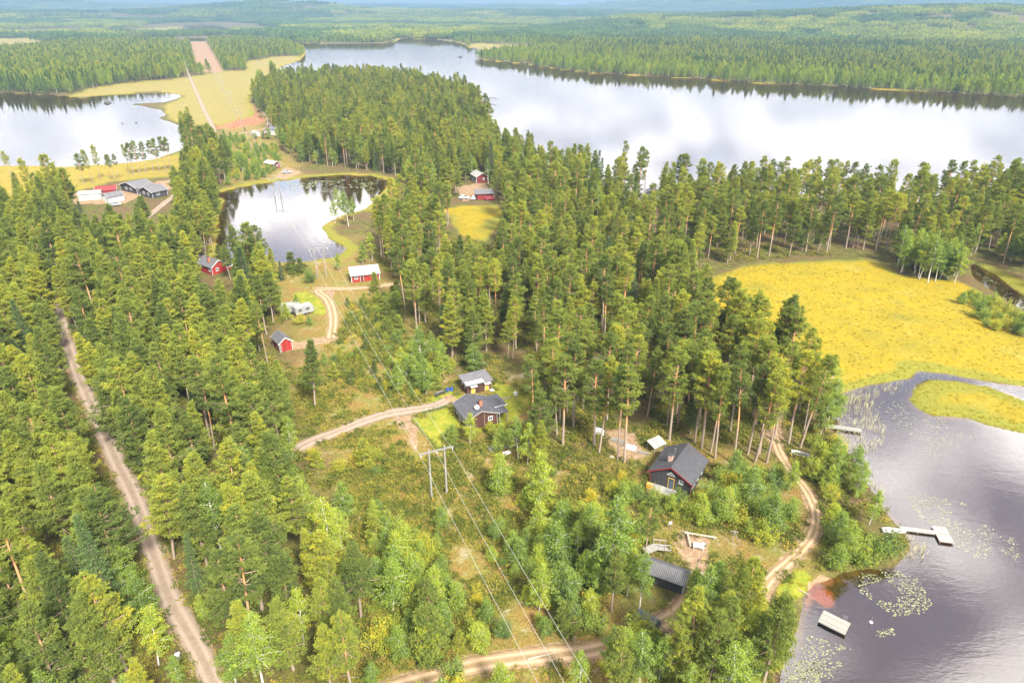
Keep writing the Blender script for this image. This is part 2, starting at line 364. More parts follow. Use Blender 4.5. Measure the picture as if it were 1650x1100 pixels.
class MB:
    """collects boxes, tubes and prisms for ONE mesh"""
    def __init__(s): s.v = []; s.f = []; s.m = []; s.mats = []; s.chunks = []
    def mat(s, m):
        if m not in s.mats: s.mats.append(m)
        return s.mats.index(m)
    def add(s, vs, fs, m):
        b = len(s.v); s.v += [tuple(v) for v in vs]; k = s.mat(m)
        f0 = len(s.f)
        for f in fs: s.f.append([b + i for i in f]); s.m.append(k)
        s.chunks.append((b, len(s.v), f0, len(s.f)))
    def box(s, x0, y0, z0, x1, y1, z1, m):
        s.add([(x0,y0,z0),(x1,y0,z0),(x1,y1,z0),(x0,y1,z0),(x0,y0,z1),(x1,y0,z1),(x1,y1,z1),(x0,y1,z1)],
              [(0,3,2,1),(4,5,6,7),(0,1,5,4),(1,2,6,5),(2,3,7,6),(3,0,4,7)], m)
    def hexa(s, p, m):
        s.add(p, [(0,3,2,1),(4,5,6,7),(0,1,5,4),(1,2,6,5),(2,3,7,6),(3,0,4,7)], m)
    def beam(s, a, b, w, h, m, up=(0,0,1)):
        a = Vector(a); b = Vector(b); d = (b - a).normalized(); u = Vector(up)
        if abs(d.dot(u)) > .98: u = Vector((1, 0, 0))
        sd = d.cross(u).normalized() * w / 2; uu = sd.cross(d).normalized() * h / 2
        s.hexa([a - sd - uu, a + sd - uu, b + sd - uu, b - sd - uu, a - sd + uu, a + sd + uu, b + sd + uu, b - sd + uu], m)
    def tube(s, a, b, r0, r1, m, n=8, cap=True):
        a = Vector(a); b = Vector(b); d = (b - a).normalized(); u = Vector((0,0,1)) if abs(d.z) < .95 else Vector((1,0,0))
        x = d.cross(u).normalized(); y = d.cross(x).normalized(); vs = []
        for p, r in ((a, r0), (b, r1)):
            for i in range(n):
                t = 2 * math.pi * i / n; vs.append(p + x * math.cos(t) * r + y * math.sin(t) * r)
        fs = [(i, (i + 1) % n, n + (i + 1) % n, n + i) for i in range(n)]
        if cap: fs += [tuple(range(n - 1, -1, -1)), tuple(range(n, 2 * n))]
        s.add(vs, fs, m)
    def prism(s, pts, y0, y1, m):
        """pts: (x,z) outline extruded along y"""
        n = len(pts)
        s.add([(x, y0, z) for x, z in pts] + [(x, y1, z) for x, z in pts],
              [tuple(range(n)), tuple(range(2 * n - 1, n - 1, -1))] + [(i, n + i, n + (i + 1) % n, (i + 1) % n) for i in range(n)], m)
    def lathe(s, prof, cx, cy, m, n=14):
        vs = []; k = len(prof)
        for r, z in prof:
            for i in range(n):
                t = 2 * math.pi * i / n; vs.append((cx + r * math.cos(t), cy + r * math.sin(t), z))
        fs = [(j * n + i, j * n + (i + 1) % n, (j + 1) * n + (i + 1) % n, (j + 1) * n + i) for j in range(k - 1) for i in range(n)]
        fs += [tuple(range(n - 1, -1, -1)), tuple((k - 1) * n + i for i in range(n))]
        s.add(vs, fs, m)
    def build(s, name, parent=None, bevel=0.0):
        if name in EACH and len(s.chunks) > 1:          # every board, post or step is a part of its own
            o = None
            for a, b, fa, fb in s.chunks:
                q = MB(); q.mats = s.mats; q.v = s.v[a:b]; q.f = [[i - a for i in f] for f in s.f[fa:fb]]; q.m = s.m[fa:fb]; q.chunks = []
                o = q.build(name, parent, bevel)
            return o
        me = bpy.data.meshes.new(name); me.from_pydata(s.v, [], s.f)
        for m in s.mats: me.materials.append(m)
        me.polygons.foreach_set('material_index', s.m); me.update()
        import bmesh
        bm = bmesh.new(); bm.from_mesh(me); bmesh.ops.recalc_face_normals(bm, faces=bm.faces)
        if bevel:
            bmesh.ops.bevel(bm, geom=[e for e in bm.edges if e.calc_length() > bevel * 4], offset=bevel, segments=1, affect='EDGES', profile=.5, clamp_overlap=True)
        bm.to_mesh(me); bm.free()
        return link(name, me, parent)
def empty(name, loc, rz=0.0, label=None, cat=None, group=None):
    o = bpy.data.objects.new(name, None); C.objects.link(o); o.empty_display_size = .3
    o.location = loc; o.rotation_euler = (0, 0, rz)
    return setp(o, label, cat, group)
# ------------------------------------------------------------------ terrain
def build_terrain():
    inner = np.arange(-43, 43.01, .155); outer = np.arange(43 + 5, 317 - 4, 6.0)
    ang = np.radians(np.concatenate([inner, outer])); na = len(ang)
    rows = [.5, 12, 24, 34]
    for y in np.arange(1290, 16, -2.6): rows.append(float(gp(825, y)[1]))
    rr = [rows[0]]
    for r in rows[1:]:
        while r > rr[-1] * 1.032 and rr[-1] > 45: rr.append(rr[-1] * 1.03)
        if r > rr[-1]: rr.append(r)
        if rr[-1] > 26000: break
    rr = np.array(rr); nr = len(rr)
    A, Rr = np.meshgrid(ang, rr)
    # rows of constant Y inside the wedge keep the mesh even; plain circles elsewhere
    X = (Rr * np.sin(A)).ravel(); Y = (Rr * np.cos(A)).ravel()
    lks = lakesd(X, Y); lk = np.min(lks, axis=0)
    Z = height(X, Y, lk)
    r = np.hypot(X, Y)
    wob = lambda s, a, sd: (fbm(X, Y, s, sd, 4) - .5) * 2 * a
    def pm(P, soft=.6, s=4, a=1.2, sd=20): return sst(soft, -soft, sdpoly(P, X, Y) + wob(s, a, sd))
    at = {}
    bog = np.zeros_like(X); be = np.zeros_like(X)
    sdb = np.full(X.shape, 1e9)
    for P, a in ((B1, 2.0), (B1b, 1.), (ISLET, .6), (B2, 6), (B3, 3), (B4, 2), (B6, 20), (B7, 8), (B8, 8), (B9, 30)):
        d = sdpoly(P, X, Y) + wob(10, a, 21); sdb = np.minimum(sdb, d)
    ring = np.maximum(lks[4] - 3.2, -(lks[4] + 3)) + wob(5, 1.5, 25)
    sdb = np.minimum(sdb, np.where((Y > 200) | (X > -45), ring, 9e9))
    shore = np.maximum(lks[2] - 5 - 7 * fbm(X, Y, 60, 28), -(lks[2] + 3)); sdb = np.minimum(sdb, np.where(r > 620, shore, 9e9))
    at['bog'] = sst(.8, -.8, sdb)
    sdp = np.full(X.shape, 1e9)
    for P in (B2, B6, B7, B8, B9): sdp = np.minimum(sdp, sdpoly(P, X, Y))
    at['bogpale'] = np.maximum(sst(10, -10, sdp), .45 * sst(20, 0, sdpoly(B3, X, Y)))
    at['bogpale'] = np.maximum(at['bogpale'], .5 * sst(9, 6, lks[4]) * sst(-8, -5, lks[4]))
    at['bogedge'] = sst(-9, 0, sdb + wob(16, 6, 27)) * .8 + .2 * sst(5, 1, np.minimum(lks[0], lks[1]))
    at['bogedge'] = np.maximum(at['bogedge'], sst(4, .5, np.minimum(lks[0], lks[1])))
    lawn = np.zeros_like(X)
    for P in (LAWN1, LAWN2, LAWN2b, LAWN3, LAWN4): lawn = np.maximum(lawn, pm(P, .35, 2.5, .5, 30))
    at['lawn'] = lawn
    dirt = pm(SAND1, .6, 2, .4, 33)
    for P in DIRTS: dirt = np.maximum(dirt, pm(P, 1.2, 3, .9, 34) * .95)
    for k, (P, w) in ROADW.items():
        d = sdline(P, X, Y) + wob(3, .5, 35)
        dirt = np.maximum(dirt, sst(w / 2 + .9, w / 2 - .1, d) * .62 * sst(320, 260, r))
    at['dirt'] = dirt
    at['red'] = pm(RED, 3, 12, 6, 40); at['cut'] = pm(CUT, 3, 12, 3, 41)
    ax = np.abs(X - line_at(Y)) * .915
    heath = sst(22, 8, ax + wob(12, 9, 42)) * sst(900, 500, r) * (Y > 0)
    HP = [W([(590,600),(560,700),(600,1060),(760,1090),(1000,1040),(1060,900),(1300,940),(1320,800),(1280,740),(1060,690),(960,740),(850,720),(860,640),(960,620),(1000,600),(900,610),(700,600)]), W([(355,215),(440,215),(450,290),(360,300)])]
    for P in HP: heath = np.maximum(heath, sst(3, -4, sdpoly(P, X, Y) + wob(10, 5, 43)) * .8)
    at['heath'] = heath
    at['lichen'] = pm(LICHEN, 1, 3, 1.0, 44)
    shp = sst(1.2, .1, np.hypot(X - gp(1330, 958)[0], (Y - gp(1330, 958)[1])) - .9 + wob(1.4, .9, 45))
    at['shallow'] = shp * (lk < .6)
    at['bed'] = sst(-.2, -1.4, lk + wob(2, .5, 46)) * (1 - at['shallow'])
    Z = np.where((at['shallow'] > 0) & (lk < 0), np.maximum(Z, -.25 - .55 * sst(0, 4, -lk) - .02), Z)
    # quads
    i, j = np.meshgrid(np.arange(nr - 1), np.arange(na), indexing='ij')
    a = i * na + j; b = i * na + (j + 1) % na; c = (i + 1) * na + (j + 1) % na; d = (i + 1) * na + j
    F = np.stack([a, b, c, d], -1).reshape(-1, 4)
    me = np_mesh('ground', np.stack([X, Y, Z], -1), F, [M['ground']], None, at, True)
    setp(link('ground', me), kind='structure')
    # water sheets: the part of the grid over and just round each basin
    for (nm, P, _), d in zip(LAKES, lks):
        mar = 3.0
        inside = d < np.maximum(mar, r * .012)
        fm = inside[F].any(axis=1)
        Fi = F[fm]; u, inv = np.unique(Fi, return_inverse=True)
        V = np.stack([X[u], Y[u], np.full(len(u), WATER_Z)], -1)
        me = np_mesh(nm, V, inv.reshape(-1, 4), [M['water']], None, None, True)
        setp(link(nm, me), kind='structure')
def build_roads():
    for nm, (P, w) in ROADW.items():
        P = P[np.hypot(P[:, 0], P[:, 1]) < 1300]
        d = np.gradient(P, axis=0); d /= np.linalg.norm(d, axis=1)[:, None] + 1e-9
        nrm = np.stack([d[:, 1], -d[:, 0]], -1)
        # resample every ~0.6 m
        seg = np.linalg.norm(np.diff(P, axis=0), axis=1); s = np.concatenate([[0], np.cumsum(seg)])
        q = np.arange(0, s[-1], .7 if s[-1] < 400 else 1.2)
        px_ = np.interp(q, s, P[:, 0]); py_ = np.interp(q, s, P[:, 1]); nx = np.interp(q, s, nrm[:, 0]); ny = np.interp(q, s, nrm[:, 1])
        K = 9; V = []; ac = []
        wl = w / 2 * (1 + (fbm(q, q * 0, 4, 50) - .5) * .5); wr = w / 2 * (1 + (fbm(q, q * 0 + 9, 4, 51) - .5) * .5)
        for k in range(K):
            t = -1 + 2 * k / (K - 1)
            off = np.where(t < 0, t * wl, t * wr)
            x = px_ + nx * off; y = py_ + ny * off
            z = height(x, y) + .05 + .05 * (1 - t * t)
            V.append(np.stack([x, y, z], -1)); ac.append(np.full(len(q), t))
        V = np.stack(V, 1).reshape(-1, 3); ac = np.stack(ac, 1).ravel()
        i, j = np.meshgrid(np.arange(len(q) - 1), np.arange(K - 1), indexing='ij'); a = i * K + j
        F = np.stack([a, a + 1, a + K + 1, a + K], -1).reshape(-1, 4)
        me = np_mesh(nm, V, F, [M['gravel' if nm in ('gravel_road', 'farm_track', 'drive') else 'sandtrack']], None, {'across': ac}, True)
        setp(link(nm, me), kind='structure')
# ------------------------------------------------------------------ trees
def unit(v): return v / (np.linalg.norm(v, axis=-1, keepdims=True) + 1e-9)
class TB:
    """wood (tapered tubes) and foliage (many small leaf faces) of one tree"""
    def __init__(s, seed): s.g = np.random.default_rng(seed); s.wv = []; s.wf = []; s.wt = []; s.lv = []; s.lt = []; s.nb = 0
    def tube(s, P, rad, tone, n=5):
        P = np.array(P, float); k = len(P); d = np.gradient(P, axis=0); d = unit(d)
        u = np.where(np.abs(d[:, 2:3]) < .9, np.array([[0, 0, 1.0]]), np.array([[1.0, 0, 0]]))
        x = unit(np.cross(d, u)); y = np.cross(d, x)
        t = np.arange(n) * 2 * np.pi / n
        V = P[:, None] + (x[:, None] * np.cos(t)[None, :, None] + y[:, None] * np.sin(t)[None, :, None]) * np.array(rad)[:, None, None]
        s.wv.append(V.reshape(-1, 3)); s.wt.append(np.repeat(np.broadcast_to(tone, (k,)), n))
        i, j = np.meshgrid(np.arange(k - 1), np.arange(n), indexing='ij')
        a = i * n + j; b = i * n + (j + 1) % n
        q = np.stack([a, b, b + n, a + n], -1).reshape(-1, 4)
        s.wf.append(np.concatenate([q[:, [0, 1, 2]], q[:, [0, 2, 3]]]) + s.nb); s.nb += k * n
    def needles(s, P, D, tone, k, ln, w, fwd=.6, rnd=.8, up=.3):
        """k thin triangles fanning out of each point"""
        N = len(P); P = np.repeat(P, k, 0); D = np.repeat(D, k, 0)
        d = unit(D * fwd + unit(s.g.normal(size=(N * k, 3))) * rnd + np.array([0, 0, up]))
        p = unit(np.cross(d, s.g.normal(size=(N * k, 3))))
        L = ln * s.g.uniform(.7, 1.25, (N * k, 1))
        V = np.stack([P - p * w / 2, P + p * w / 2, P + d * L], 1)
        s.lv.append(V.reshape(-1, 3)); s.lt.append(np.repeat(np.repeat(tone, k) + s.g.uniform(-.12, .12, N * k), 3))
    def leaves(s, P, tone, k, size, spread, flat_=.4):
        """k small leaves scattered round each point"""
        N = len(P); P = np.repeat(P, k, 0) + s.g.normal(size=(N * k, 3)) * spread
        nrm = unit(s.g.normal(size=(N * k, 3)) + np.array([0, 0, flat_ * 2]))
        a = unit(np.cross(nrm, s.g.normal(size=(N * k, 3)))); b = np.cross(nrm, a)
        sz = size * s.g.uniform(.6, 1.3, (N * k, 1))
        V = np.stack([P - a * sz * .9, P + b * sz * .55, P + a * sz * .9 - b * sz * .5], 1)
        s.lv.append(V.reshape(-1, 3)); s.lt.append(np.repeat(np.repeat(tone, k) + s.g.uniform(-.15, .15, N * k), 3))
    def wood(s): return np.concatenate(s.wv), np.concatenate(s.wf), np.concatenate(s.wt)
    def leaf(s):
        V = np.concatenate(s.lv); return V, np.arange(len(V)).reshape(-1, 3), np.concatenate(s.lt)
def trunk_path(g, H, lean=.02, n=9, sway=.10):
    z = np.linspace(0, H, n); a = g.uniform(0, 6.28)
    wob = np.cumsum(g.normal(size=(n, 2)) * sway, 0) * .5; wob -= wob[0]
    return np.stack([z * lean * math.cos(a) + wob[:, 0], z * lean * math.sin(a) + wob[:, 1], z], -1)
def at_h(P, z):
    return np.array([np.interp(z, P[:, 2], P[:, k]) for k in range(3)])
def pine(seed, H=17, cs=.45, Rc=2.2, mature=.5, dens=1.0, rt=.16, dead=True):
    b = TB(seed); g = b.g; T = trunk_path(g, H)
    hh = T[:, 2] / H
    b.tube(T, rt * (1.25 - 1.15 * hh) + .02, .15 + (.72 if mature > .5 else .30) * sst(.25, .6, hh), 7)
    z = H * cs; P = []; D = []; TN = []
    lop = g.uniform(0, 6.28); lopa = g.uniform(.05, .3)
    while z < H - .2:
        t = max(0.0, (z / H - cs) / (1 - cs))
        if mature > .5: prof = (1.15 - t) ** .55 * min(1, .45 + 2.2 * t) * (1 if t < .8 else (1.02 - t) / .22 * .5 + .5)
        else: prof = (1 - t) ** .92 * min(1, .6 + 2.6 * t) * 1.15 + .04
        nb = int(g.integers(4, 7)); a0 = g.uniform(0, 6.28)
        for k in range(nb):
            if g.random() < (.26 if mature > .5 else .12): continue
            a = a0 + k * 6.283 / nb + g.normal() * .3
            L = Rc * prof * g.uniform(.55, 1.2) * (1 + lopa * math.cos(a - lop)) + .12
            el = R(-6 + 9 * g.normal() + 50 * t ** 1.5 + (8 if mature > .5 else 3))
            o = at_h(T, z + g.uniform(-.2, .2))
            d0 = np.array([math.cos(a) * math.cos(el), math.sin(a) * math.cos(el), math.sin(el)])
            s_ = np.linspace(0, 1, 5)[:, None]
            pts = o + d0 * L * s_ + np.array([0, 0, .18 * L]) * s_ ** 2.2
            b.tube(pts, np.linspace(.045, .012, 5) * (L / 2 + .4), .30, 3)
            side = unit(np.cross(d0, [0, 0, 1.0])); tn0 = np.clip(.45 + g.normal() * .22, 0, 1)
            # side twigs, each ending in a clump of tufts
            nt = max(2, int(L / (.42 if mature > .5 else .38))); spots = [(1.0, 0.0)]
            for q in range(nt):
                f = (.38 if mature > .5 else .16) + (.58 if mature > .5 else .8) * (q + g.random() * .6) / nt
                for sg in (-1, 1):
                    if g.random() < .85: spots.append((f, sg * (.22 + .42 * L * .5 * (1.15 - f)) * g.uniform(.6, 1.25)))
            for f, w in spots:
                c = o + d0 * L * f + np.array([0, 0, .18 * L * f ** 2.2]) + side * w + d0 * abs(w) * .45
                m = max(2, int((5 if L > .8 else 3) * dens)); sp = .17 if L > .8 else .10
                off = g.normal(size=(m, 3)) * np.array([sp, sp, sp * .6]) + np.array([0, 0, .05])
                P.append(c + off); D.append(np.tile(unit(d0 + side * np.sign(w) * .6 + np.array([0, 0, .5])), (m, 1))); TN.append(np.clip(tn0 + g.normal(size=m) * .08 + .5 * off[:, 2], 0, 1))
        z += g.uniform(.55, .85) * (1.1 - .45 * t)
    P.append(T[-1:]); D.append(np.array([[0, 0, 1.0]])); TN.append(np.array([.8]))
    b.needles(np.concatenate(P), np.concatenate(D), np.concatenate(TN), 8, .33, .08 if mature > .5 else .088, .5, .85, .35)
    if dead:
        zz = H * .18
        while zz < H * cs:
            a = g.uniform(0, 6.28); L = g.uniform(.3, 1.5); o = at_h(T, zz)
            b.tube([o, o + np.array([math.cos(a), math.sin(a), g.uniform(-.3, .15)]) * L], [.03, .01], .05, 3)
            zz += g.uniform(.4, 1.5)
    return b
def spruce(seed, H=15, Rc=1.9, cs=.06, rt=.16):
    b = TB(seed); g = b.g; T = trunk_path(g, H, .01, 9, .04)
    b.tube(T, rt * (1.2 - 1.15 * T[:, 2] / H) + .015, .4, 6)
    z = H * cs; P = []; D = []; TN = []
    while z < H - .1:
        t = z / H; nb = int(g.integers(5, 7)); a0 = g.uniform(0, 6.28)
        for k in range(nb):
            a = a0 + k * 6.283 / nb + g.normal() * .2
            L = (Rc * (1 - t) ** .8 + .10) * g.uniform(.55, 1.2)
            o = at_h(T, z); d0 = np.array([math.cos(a), math.sin(a), -.12 - .25 * (1 - t) + .6 * t ** 3]); d0 = unit(d0)
            b.tube([o, o + d0 * L * .6, o + d0 * L + np.array([0, 0, .12 * L])], [.03, .02, .008], .3, 3)
            m = max(2, int(L / .32)); side = unit(np.cross(d0, [0, 0, 1.0]))
            for q in range(m):
                f = .2 + .85 * (q + g.random() * .5) / m; c = o + d0 * L * f + np.array([0, 0, .12 * L * f * f])
                for sg in (-1, 0, 1):
                    P.append(c + side * sg * .32 * (1.1 - f * .6) * g.uniform(.5, 1.2) + np.array([0, 0, -.06 * abs(sg)])); D.append(unit(d0 + side * sg * .8)); TN.append(np.clip(.4 + .2 * f + g.normal() * .15, 0, 1))
        z += g.uniform(.42, .6) * (1.1 - .4 * t)
    P.append(T[-1]); D.append(np.array([0, 0, 1.0])); TN.append(.7)
    b.needles(np.array(P), np.array(D), np.array(TN), 5, .30, .10, .8, .6, -.05)
    return b
def birch(seed, H=11, Rc=2.0, cs=.22, lf=.15, dens=1.0, slim=1.0):
    b = TB(seed); g = b.g; T = trunk_path(g, H, .03, 9, .12)
    b.tube(T, .10 * H / 11 * (1.2 - 1.12 * T[:, 2] / H) + .012, np.clip(.9 - .5 * T[:, 2] / H, .2, 1), 6)
    z = H * cs; P = []; TN = []
    while z < H * .985:
        t = max(0.0, (z / H - cs) / (1 - cs))
        a = g.uniform(0, 6.28); L = (Rc * (math.sin(math.pi * min(1, (t * .80 + .20))) ** .8) * (1.06 - .55 * t)) * g.uniform(.55, 1.15) * slim + .15
        el = R(g.uniform(22, 58)); o = at_h(T, z)
        d0 = np.array([math.cos(a) * math.cos(el), math.sin(a) * math.cos(el), math.sin(el)])
        s_ = np.linspace(0, 1, 5)[:, None]
        pts = o + d0 * L * 1.15 * s_ - np.array([0, 0, .38 * L]) * s_ ** 2.4
        b.tube(pts, np.linspace(.03, .006, 5) * (L / 2 + .3), .25, 3)
        m = max(2, int(L / .26)); tn0 = np.clip(.45 + g.normal() * .22, 0, 1)
        for q in range(m):
            f = .25 + .8 * (q + g.random()) / m; c = o + d0 * L * 1.15 * f - np.array([0, 0, .38 * L * f ** 2.4])
            for _ in range(2):
                P.append(c + g.normal(size=3) * np.array([.20, .20, .16]) - np.array([0, 0, .12])); TN.append(np.clip(tn0 + g.normal() * .1, 0, 1))
        z += g.uniform(.10, .20) * H / 11 / dens
    P.append(T[-1]); TN.append(.7)
    b.leaves(np.array(P), np.array(TN), 9, lf, .17)
    return b
def bush(seed, H=2.2, Rr=1.3, n=16, lf=.11):
    b = TB(seed); g = b.g; P = []; TN = []
    for k in range(n):
        a = g.uniform(0, 6.28); rr = Rr * math.sqrt(g.random()); h = H * (1 - .55 * (rr / Rr) ** 2) * g.uniform(.65, 1.12)
        tip = np.array([rr * math.cos(a), rr * math.sin(a), h]); base = tip * np.array([.12, .12, 0])
        mid = (tip + base) / 2 + np.array([tip[0] * .12, tip[1] * .12, h * .06])
        b.tube([base, mid, tip], [.028, .02, .006], .1, 3); tn0 = np.clip(.5 + g.normal() * .25, 0, 1)
        m = max(3, int(h / .17))
        for q in range(m):
            f = .22 + .8 * (q + g.random()) / m; c = base + (tip - base) * f
            P.append(c + g.normal(size=3) * np.array([.22, .22, .12])); TN.append(np.clip(tn0 + .25 * (f - .6), 0, 1))
    b.leaves(np.array(P), np.array(TN), 9, lf, .15)
    return b
def blob_tree(seed, H=15, Rc=2.2, kind='pine'):
    """far-off tree: fewer, larger leaf clumps"""
    b = TB(seed); g = b.g; b.tube([(0, 0, 0), (0, 0, H * .95)], [.16, .04], .3, 4)
    n = 170; t = g.random(n) ** .8; cs = .30 if kind == 'pine' else .1
    prof = {'pine': (1 - t) ** .6, 'birch': np.sin(np.pi * (.18 + .8 * t)), 'spruce': 1 - t}[kind] * Rc
    a = g.uniform(0, 6.28, n); rr = prof * np.sqrt(g.random(n))
    P = np.stack([rr * np.cos(a), rr * np.sin(a), H * (cs + (1 - cs) * t)], -1)
    b.needles(P, unit(P * [1, 1, 0] + [0, 0, .01]), np.clip(.5 + g.normal(size=n) * .2, 0, 1), 5, .85, .5, .4, .9, .3)
    return b
def stand(seed, size, n, H, scale):
    """a stand of far-off trees"""
    b = TB(seed); g = b.g; b.tube([(0, 0, 0), (0, 0, 1)], [.1, .1], .3, 3)
    xy = g.uniform(-size / 2, size / 2, (n, 2)); h = H * g.uniform(.6, 1.15, n); t = g.random((n, 12))
    P = np.stack([np.broadcast_to(xy[:, 0:1], t.shape), np.broadcast_to(xy[:, 1:2], t.shape), h[:, None] * (.25 + .75 * t)], -1)
    rr = (1.05 - t) ** .8 * 2.6 * scale * np.sqrt(g.random(t.shape)); a = g.uniform(0, 6.28, t.shape)
    P = P + np.stack([rr * np.cos(a), rr * np.sin(a), 0 * a], -1)
    tn = np.clip(.5 + g.normal(size=(n, 1)) * .25 + 0 * t, 0, 1)
    b.needles(P.reshape(-1, 3), np.tile([0, 0, 1.0], (n * 12, 1)), tn.ravel(), 2, 3.2 * scale, 1.9 * scale, .3, .9, .2)
    return b
def undergrowth(seed, r=.9, n=26, h=.35, lf=.12):
    b = TB(seed); g = b.g; b.tube([(0, 0, -.1), (0, 0, .1)], [.02, .01], .3, 3)
    a = g.uniform(0, 6.28, n); rr = r * np.sqrt(g.random(n))
    P = np.stack([rr * np.cos(a), rr * np.sin(a), g.uniform(.05, h, n)], -1)
    b.leaves(P, np.clip(.5 + g.normal(size=n) * .25, 0, 1), 6, lf, .10, .8); return b
def sedge(seed, r=.7, n=30, h=.35):
    b = TB(seed); g = b.g; b.tube([(0, 0, -.1), (0, 0, .02)], [.02, .01], .3, 3)
    a = g.uniform(0, 6.28, n); rr = r * np.sqrt(g.random(n))
    P = np.stack([rr * np.cos(a), rr * np.sin(a), np.full(n, -.03)], -1)
    b.needles(P, np.tile([0, 0, 1.0], (n, 1)), np.clip(.5 + g.normal(size=n) * .25, 0, 1), 3, h, .10, 1.0, .45, .2); return b
class Proto:
    def __init__(s, kind, b, bark, leaf, H):
        s.kind = kind; s.H = H
        wv, wf, wt = b.wood(); lv, lf, lt = b.leaf()
        s.trunk = np_mesh(kind + '_trunk', wv, wf, [M[bark]], None, {'tone': wt}, True)
        s.crown = np_mesh(kind + '_crown', lv, lf, [M[leaf]], None, {'tone': lt})
        me = np_mesh(kind + '_whole', np.concatenate([wv, lv]), np.concatenate([wf, lf + len(wv)]), [M[bark], M[leaf]],
                     np.concatenate([np.zeros(len(wf)), np.ones(len(lf))]), {'tone': np.concatenate([wt, lt])})
        s.whole = bpy.data.objects.new(kind + '_pattern', me)      # never linked: only the stuff objects draw it
        s.R = float(np.percentile(np.hypot(lv[:, 0], lv[:, 1]), 90))
PR = {}
def build_protos():
    PR['pine'] = [Proto('pine', pine(100 + k, H, cs, Rc, mt), 'pine_bark', 'pine_leaf', H) for k, (H, cs, Rc, mt) in enumerate([
        (15, .26, 2.8, .2), (15, .33, 2.5, .3), (14, .22, 2.7, .1), (16, .38, 2.8, .3), (15, .30, 2.3, .2), (16, .36, 3.0, .4), (13, .20, 2.5, .1), (17, .42, 2.6, .3), (15, .24, 2.2, .2)])]
    PR['tall'] = [Proto('pine', pine(130 + k, H, cs, Rc, .9, 1.15), 'pine_bark', 'pine_leaf', H) for k, (H, cs, Rc) in enumerate([
        (18, .56, 2.1), (19, .55, 2.4), (18, .50, 2.4), (19, .60, 2.0), (17, .48, 2.3), (20, .62, 2.2), (18, .45, 2.0)])]
    PR['sapling'] = [Proto('sapling', pine(160 + k, H, .06, Rc, .1, 1.0, .07, False), 'pine_bark', 'pine_leaf', H) for k, (H, Rc) in enumerate([(4.5, 1.2), (5.5, 1.4), (3.5, 1.1)])]
    PR['spruce'] = [Proto('spruce', spruce(200 + k, H, Rc), 'spruce_bark', 'spruce_leaf', H) for k, (H, Rc) in enumerate([(15, 2.5), (13, 2.3), (9, 2.2)])]
    PR['birch'] = [Proto('birch', birch(300 + k, H, Rc, cs), 'birch_bark', 'birch_leaf', H) for k, (H, Rc, cs) in enumerate([(11, 2.4, .25), (12, 2.6, .30), (10, 2.6, .18), (9, 2.3, .12), (13, 2.5, .32)])]
    PR['young'] = [Proto('young', birch(340 + k, H, Rc, .06, .12, 1.0), 'birch_bark', 'birch_leaf', H) for k, (H, Rc) in enumerate([(5, 1.6), (6, 1.8), (4.2, 1.6)])]
    PR['bush'] = [Proto('bush', bush(400 + k, H, Rr, n), 'birch_bark', 'bush_leaf', H) for k, (H, Rr, n) in enumerate([(2.4, 1.6, 24), (3.4, 1.9, 32), (1.7, 1.4, 18), (3.0, 1.4, 20)])]
    PR['farpine'] = [Proto('fp', blob_tree(500 + k, 15, 3.0, 'pine'), 'pine_bark', 'pine_leaf', 15) for k in range(3)] + [Proto('fs', blob_tree(510, 15, 2.7, 'spruce'), 'spruce_bark', 'spruce_leaf', 15)]
    PR['farbirch'] = [Proto('fb', blob_tree(520 + k, 12, 3.0, 'birch'), 'birch_bark', 'birch_leaf', 12) for k in range(2)]
    PR['stand'] = [Proto('st', stand(540 + k, 56, 70, 14, 1.0), 'pine_bark', 'pine_leaf' if k < 2 else 'spruce_leaf', 14) for k in range(3)]
    PR['bigstand'] = [Proto('bs', stand(560 + k, 190, 170, 14, 2.4), 'pine_bark', 'pine_leaf' if k < 2 else 'spruce_leaf', 14) for k in range(3)]
    PR['floor'] = [Proto('uf', undergrowth(600 + k), 'birch_bark', 'floor_leaf', .4) for k in range(4)]
    PR['sedge'] = [Proto('sg', sedge(620 + k), 'birch_bark', 'bog_leaf', .4) for k in range(4)]
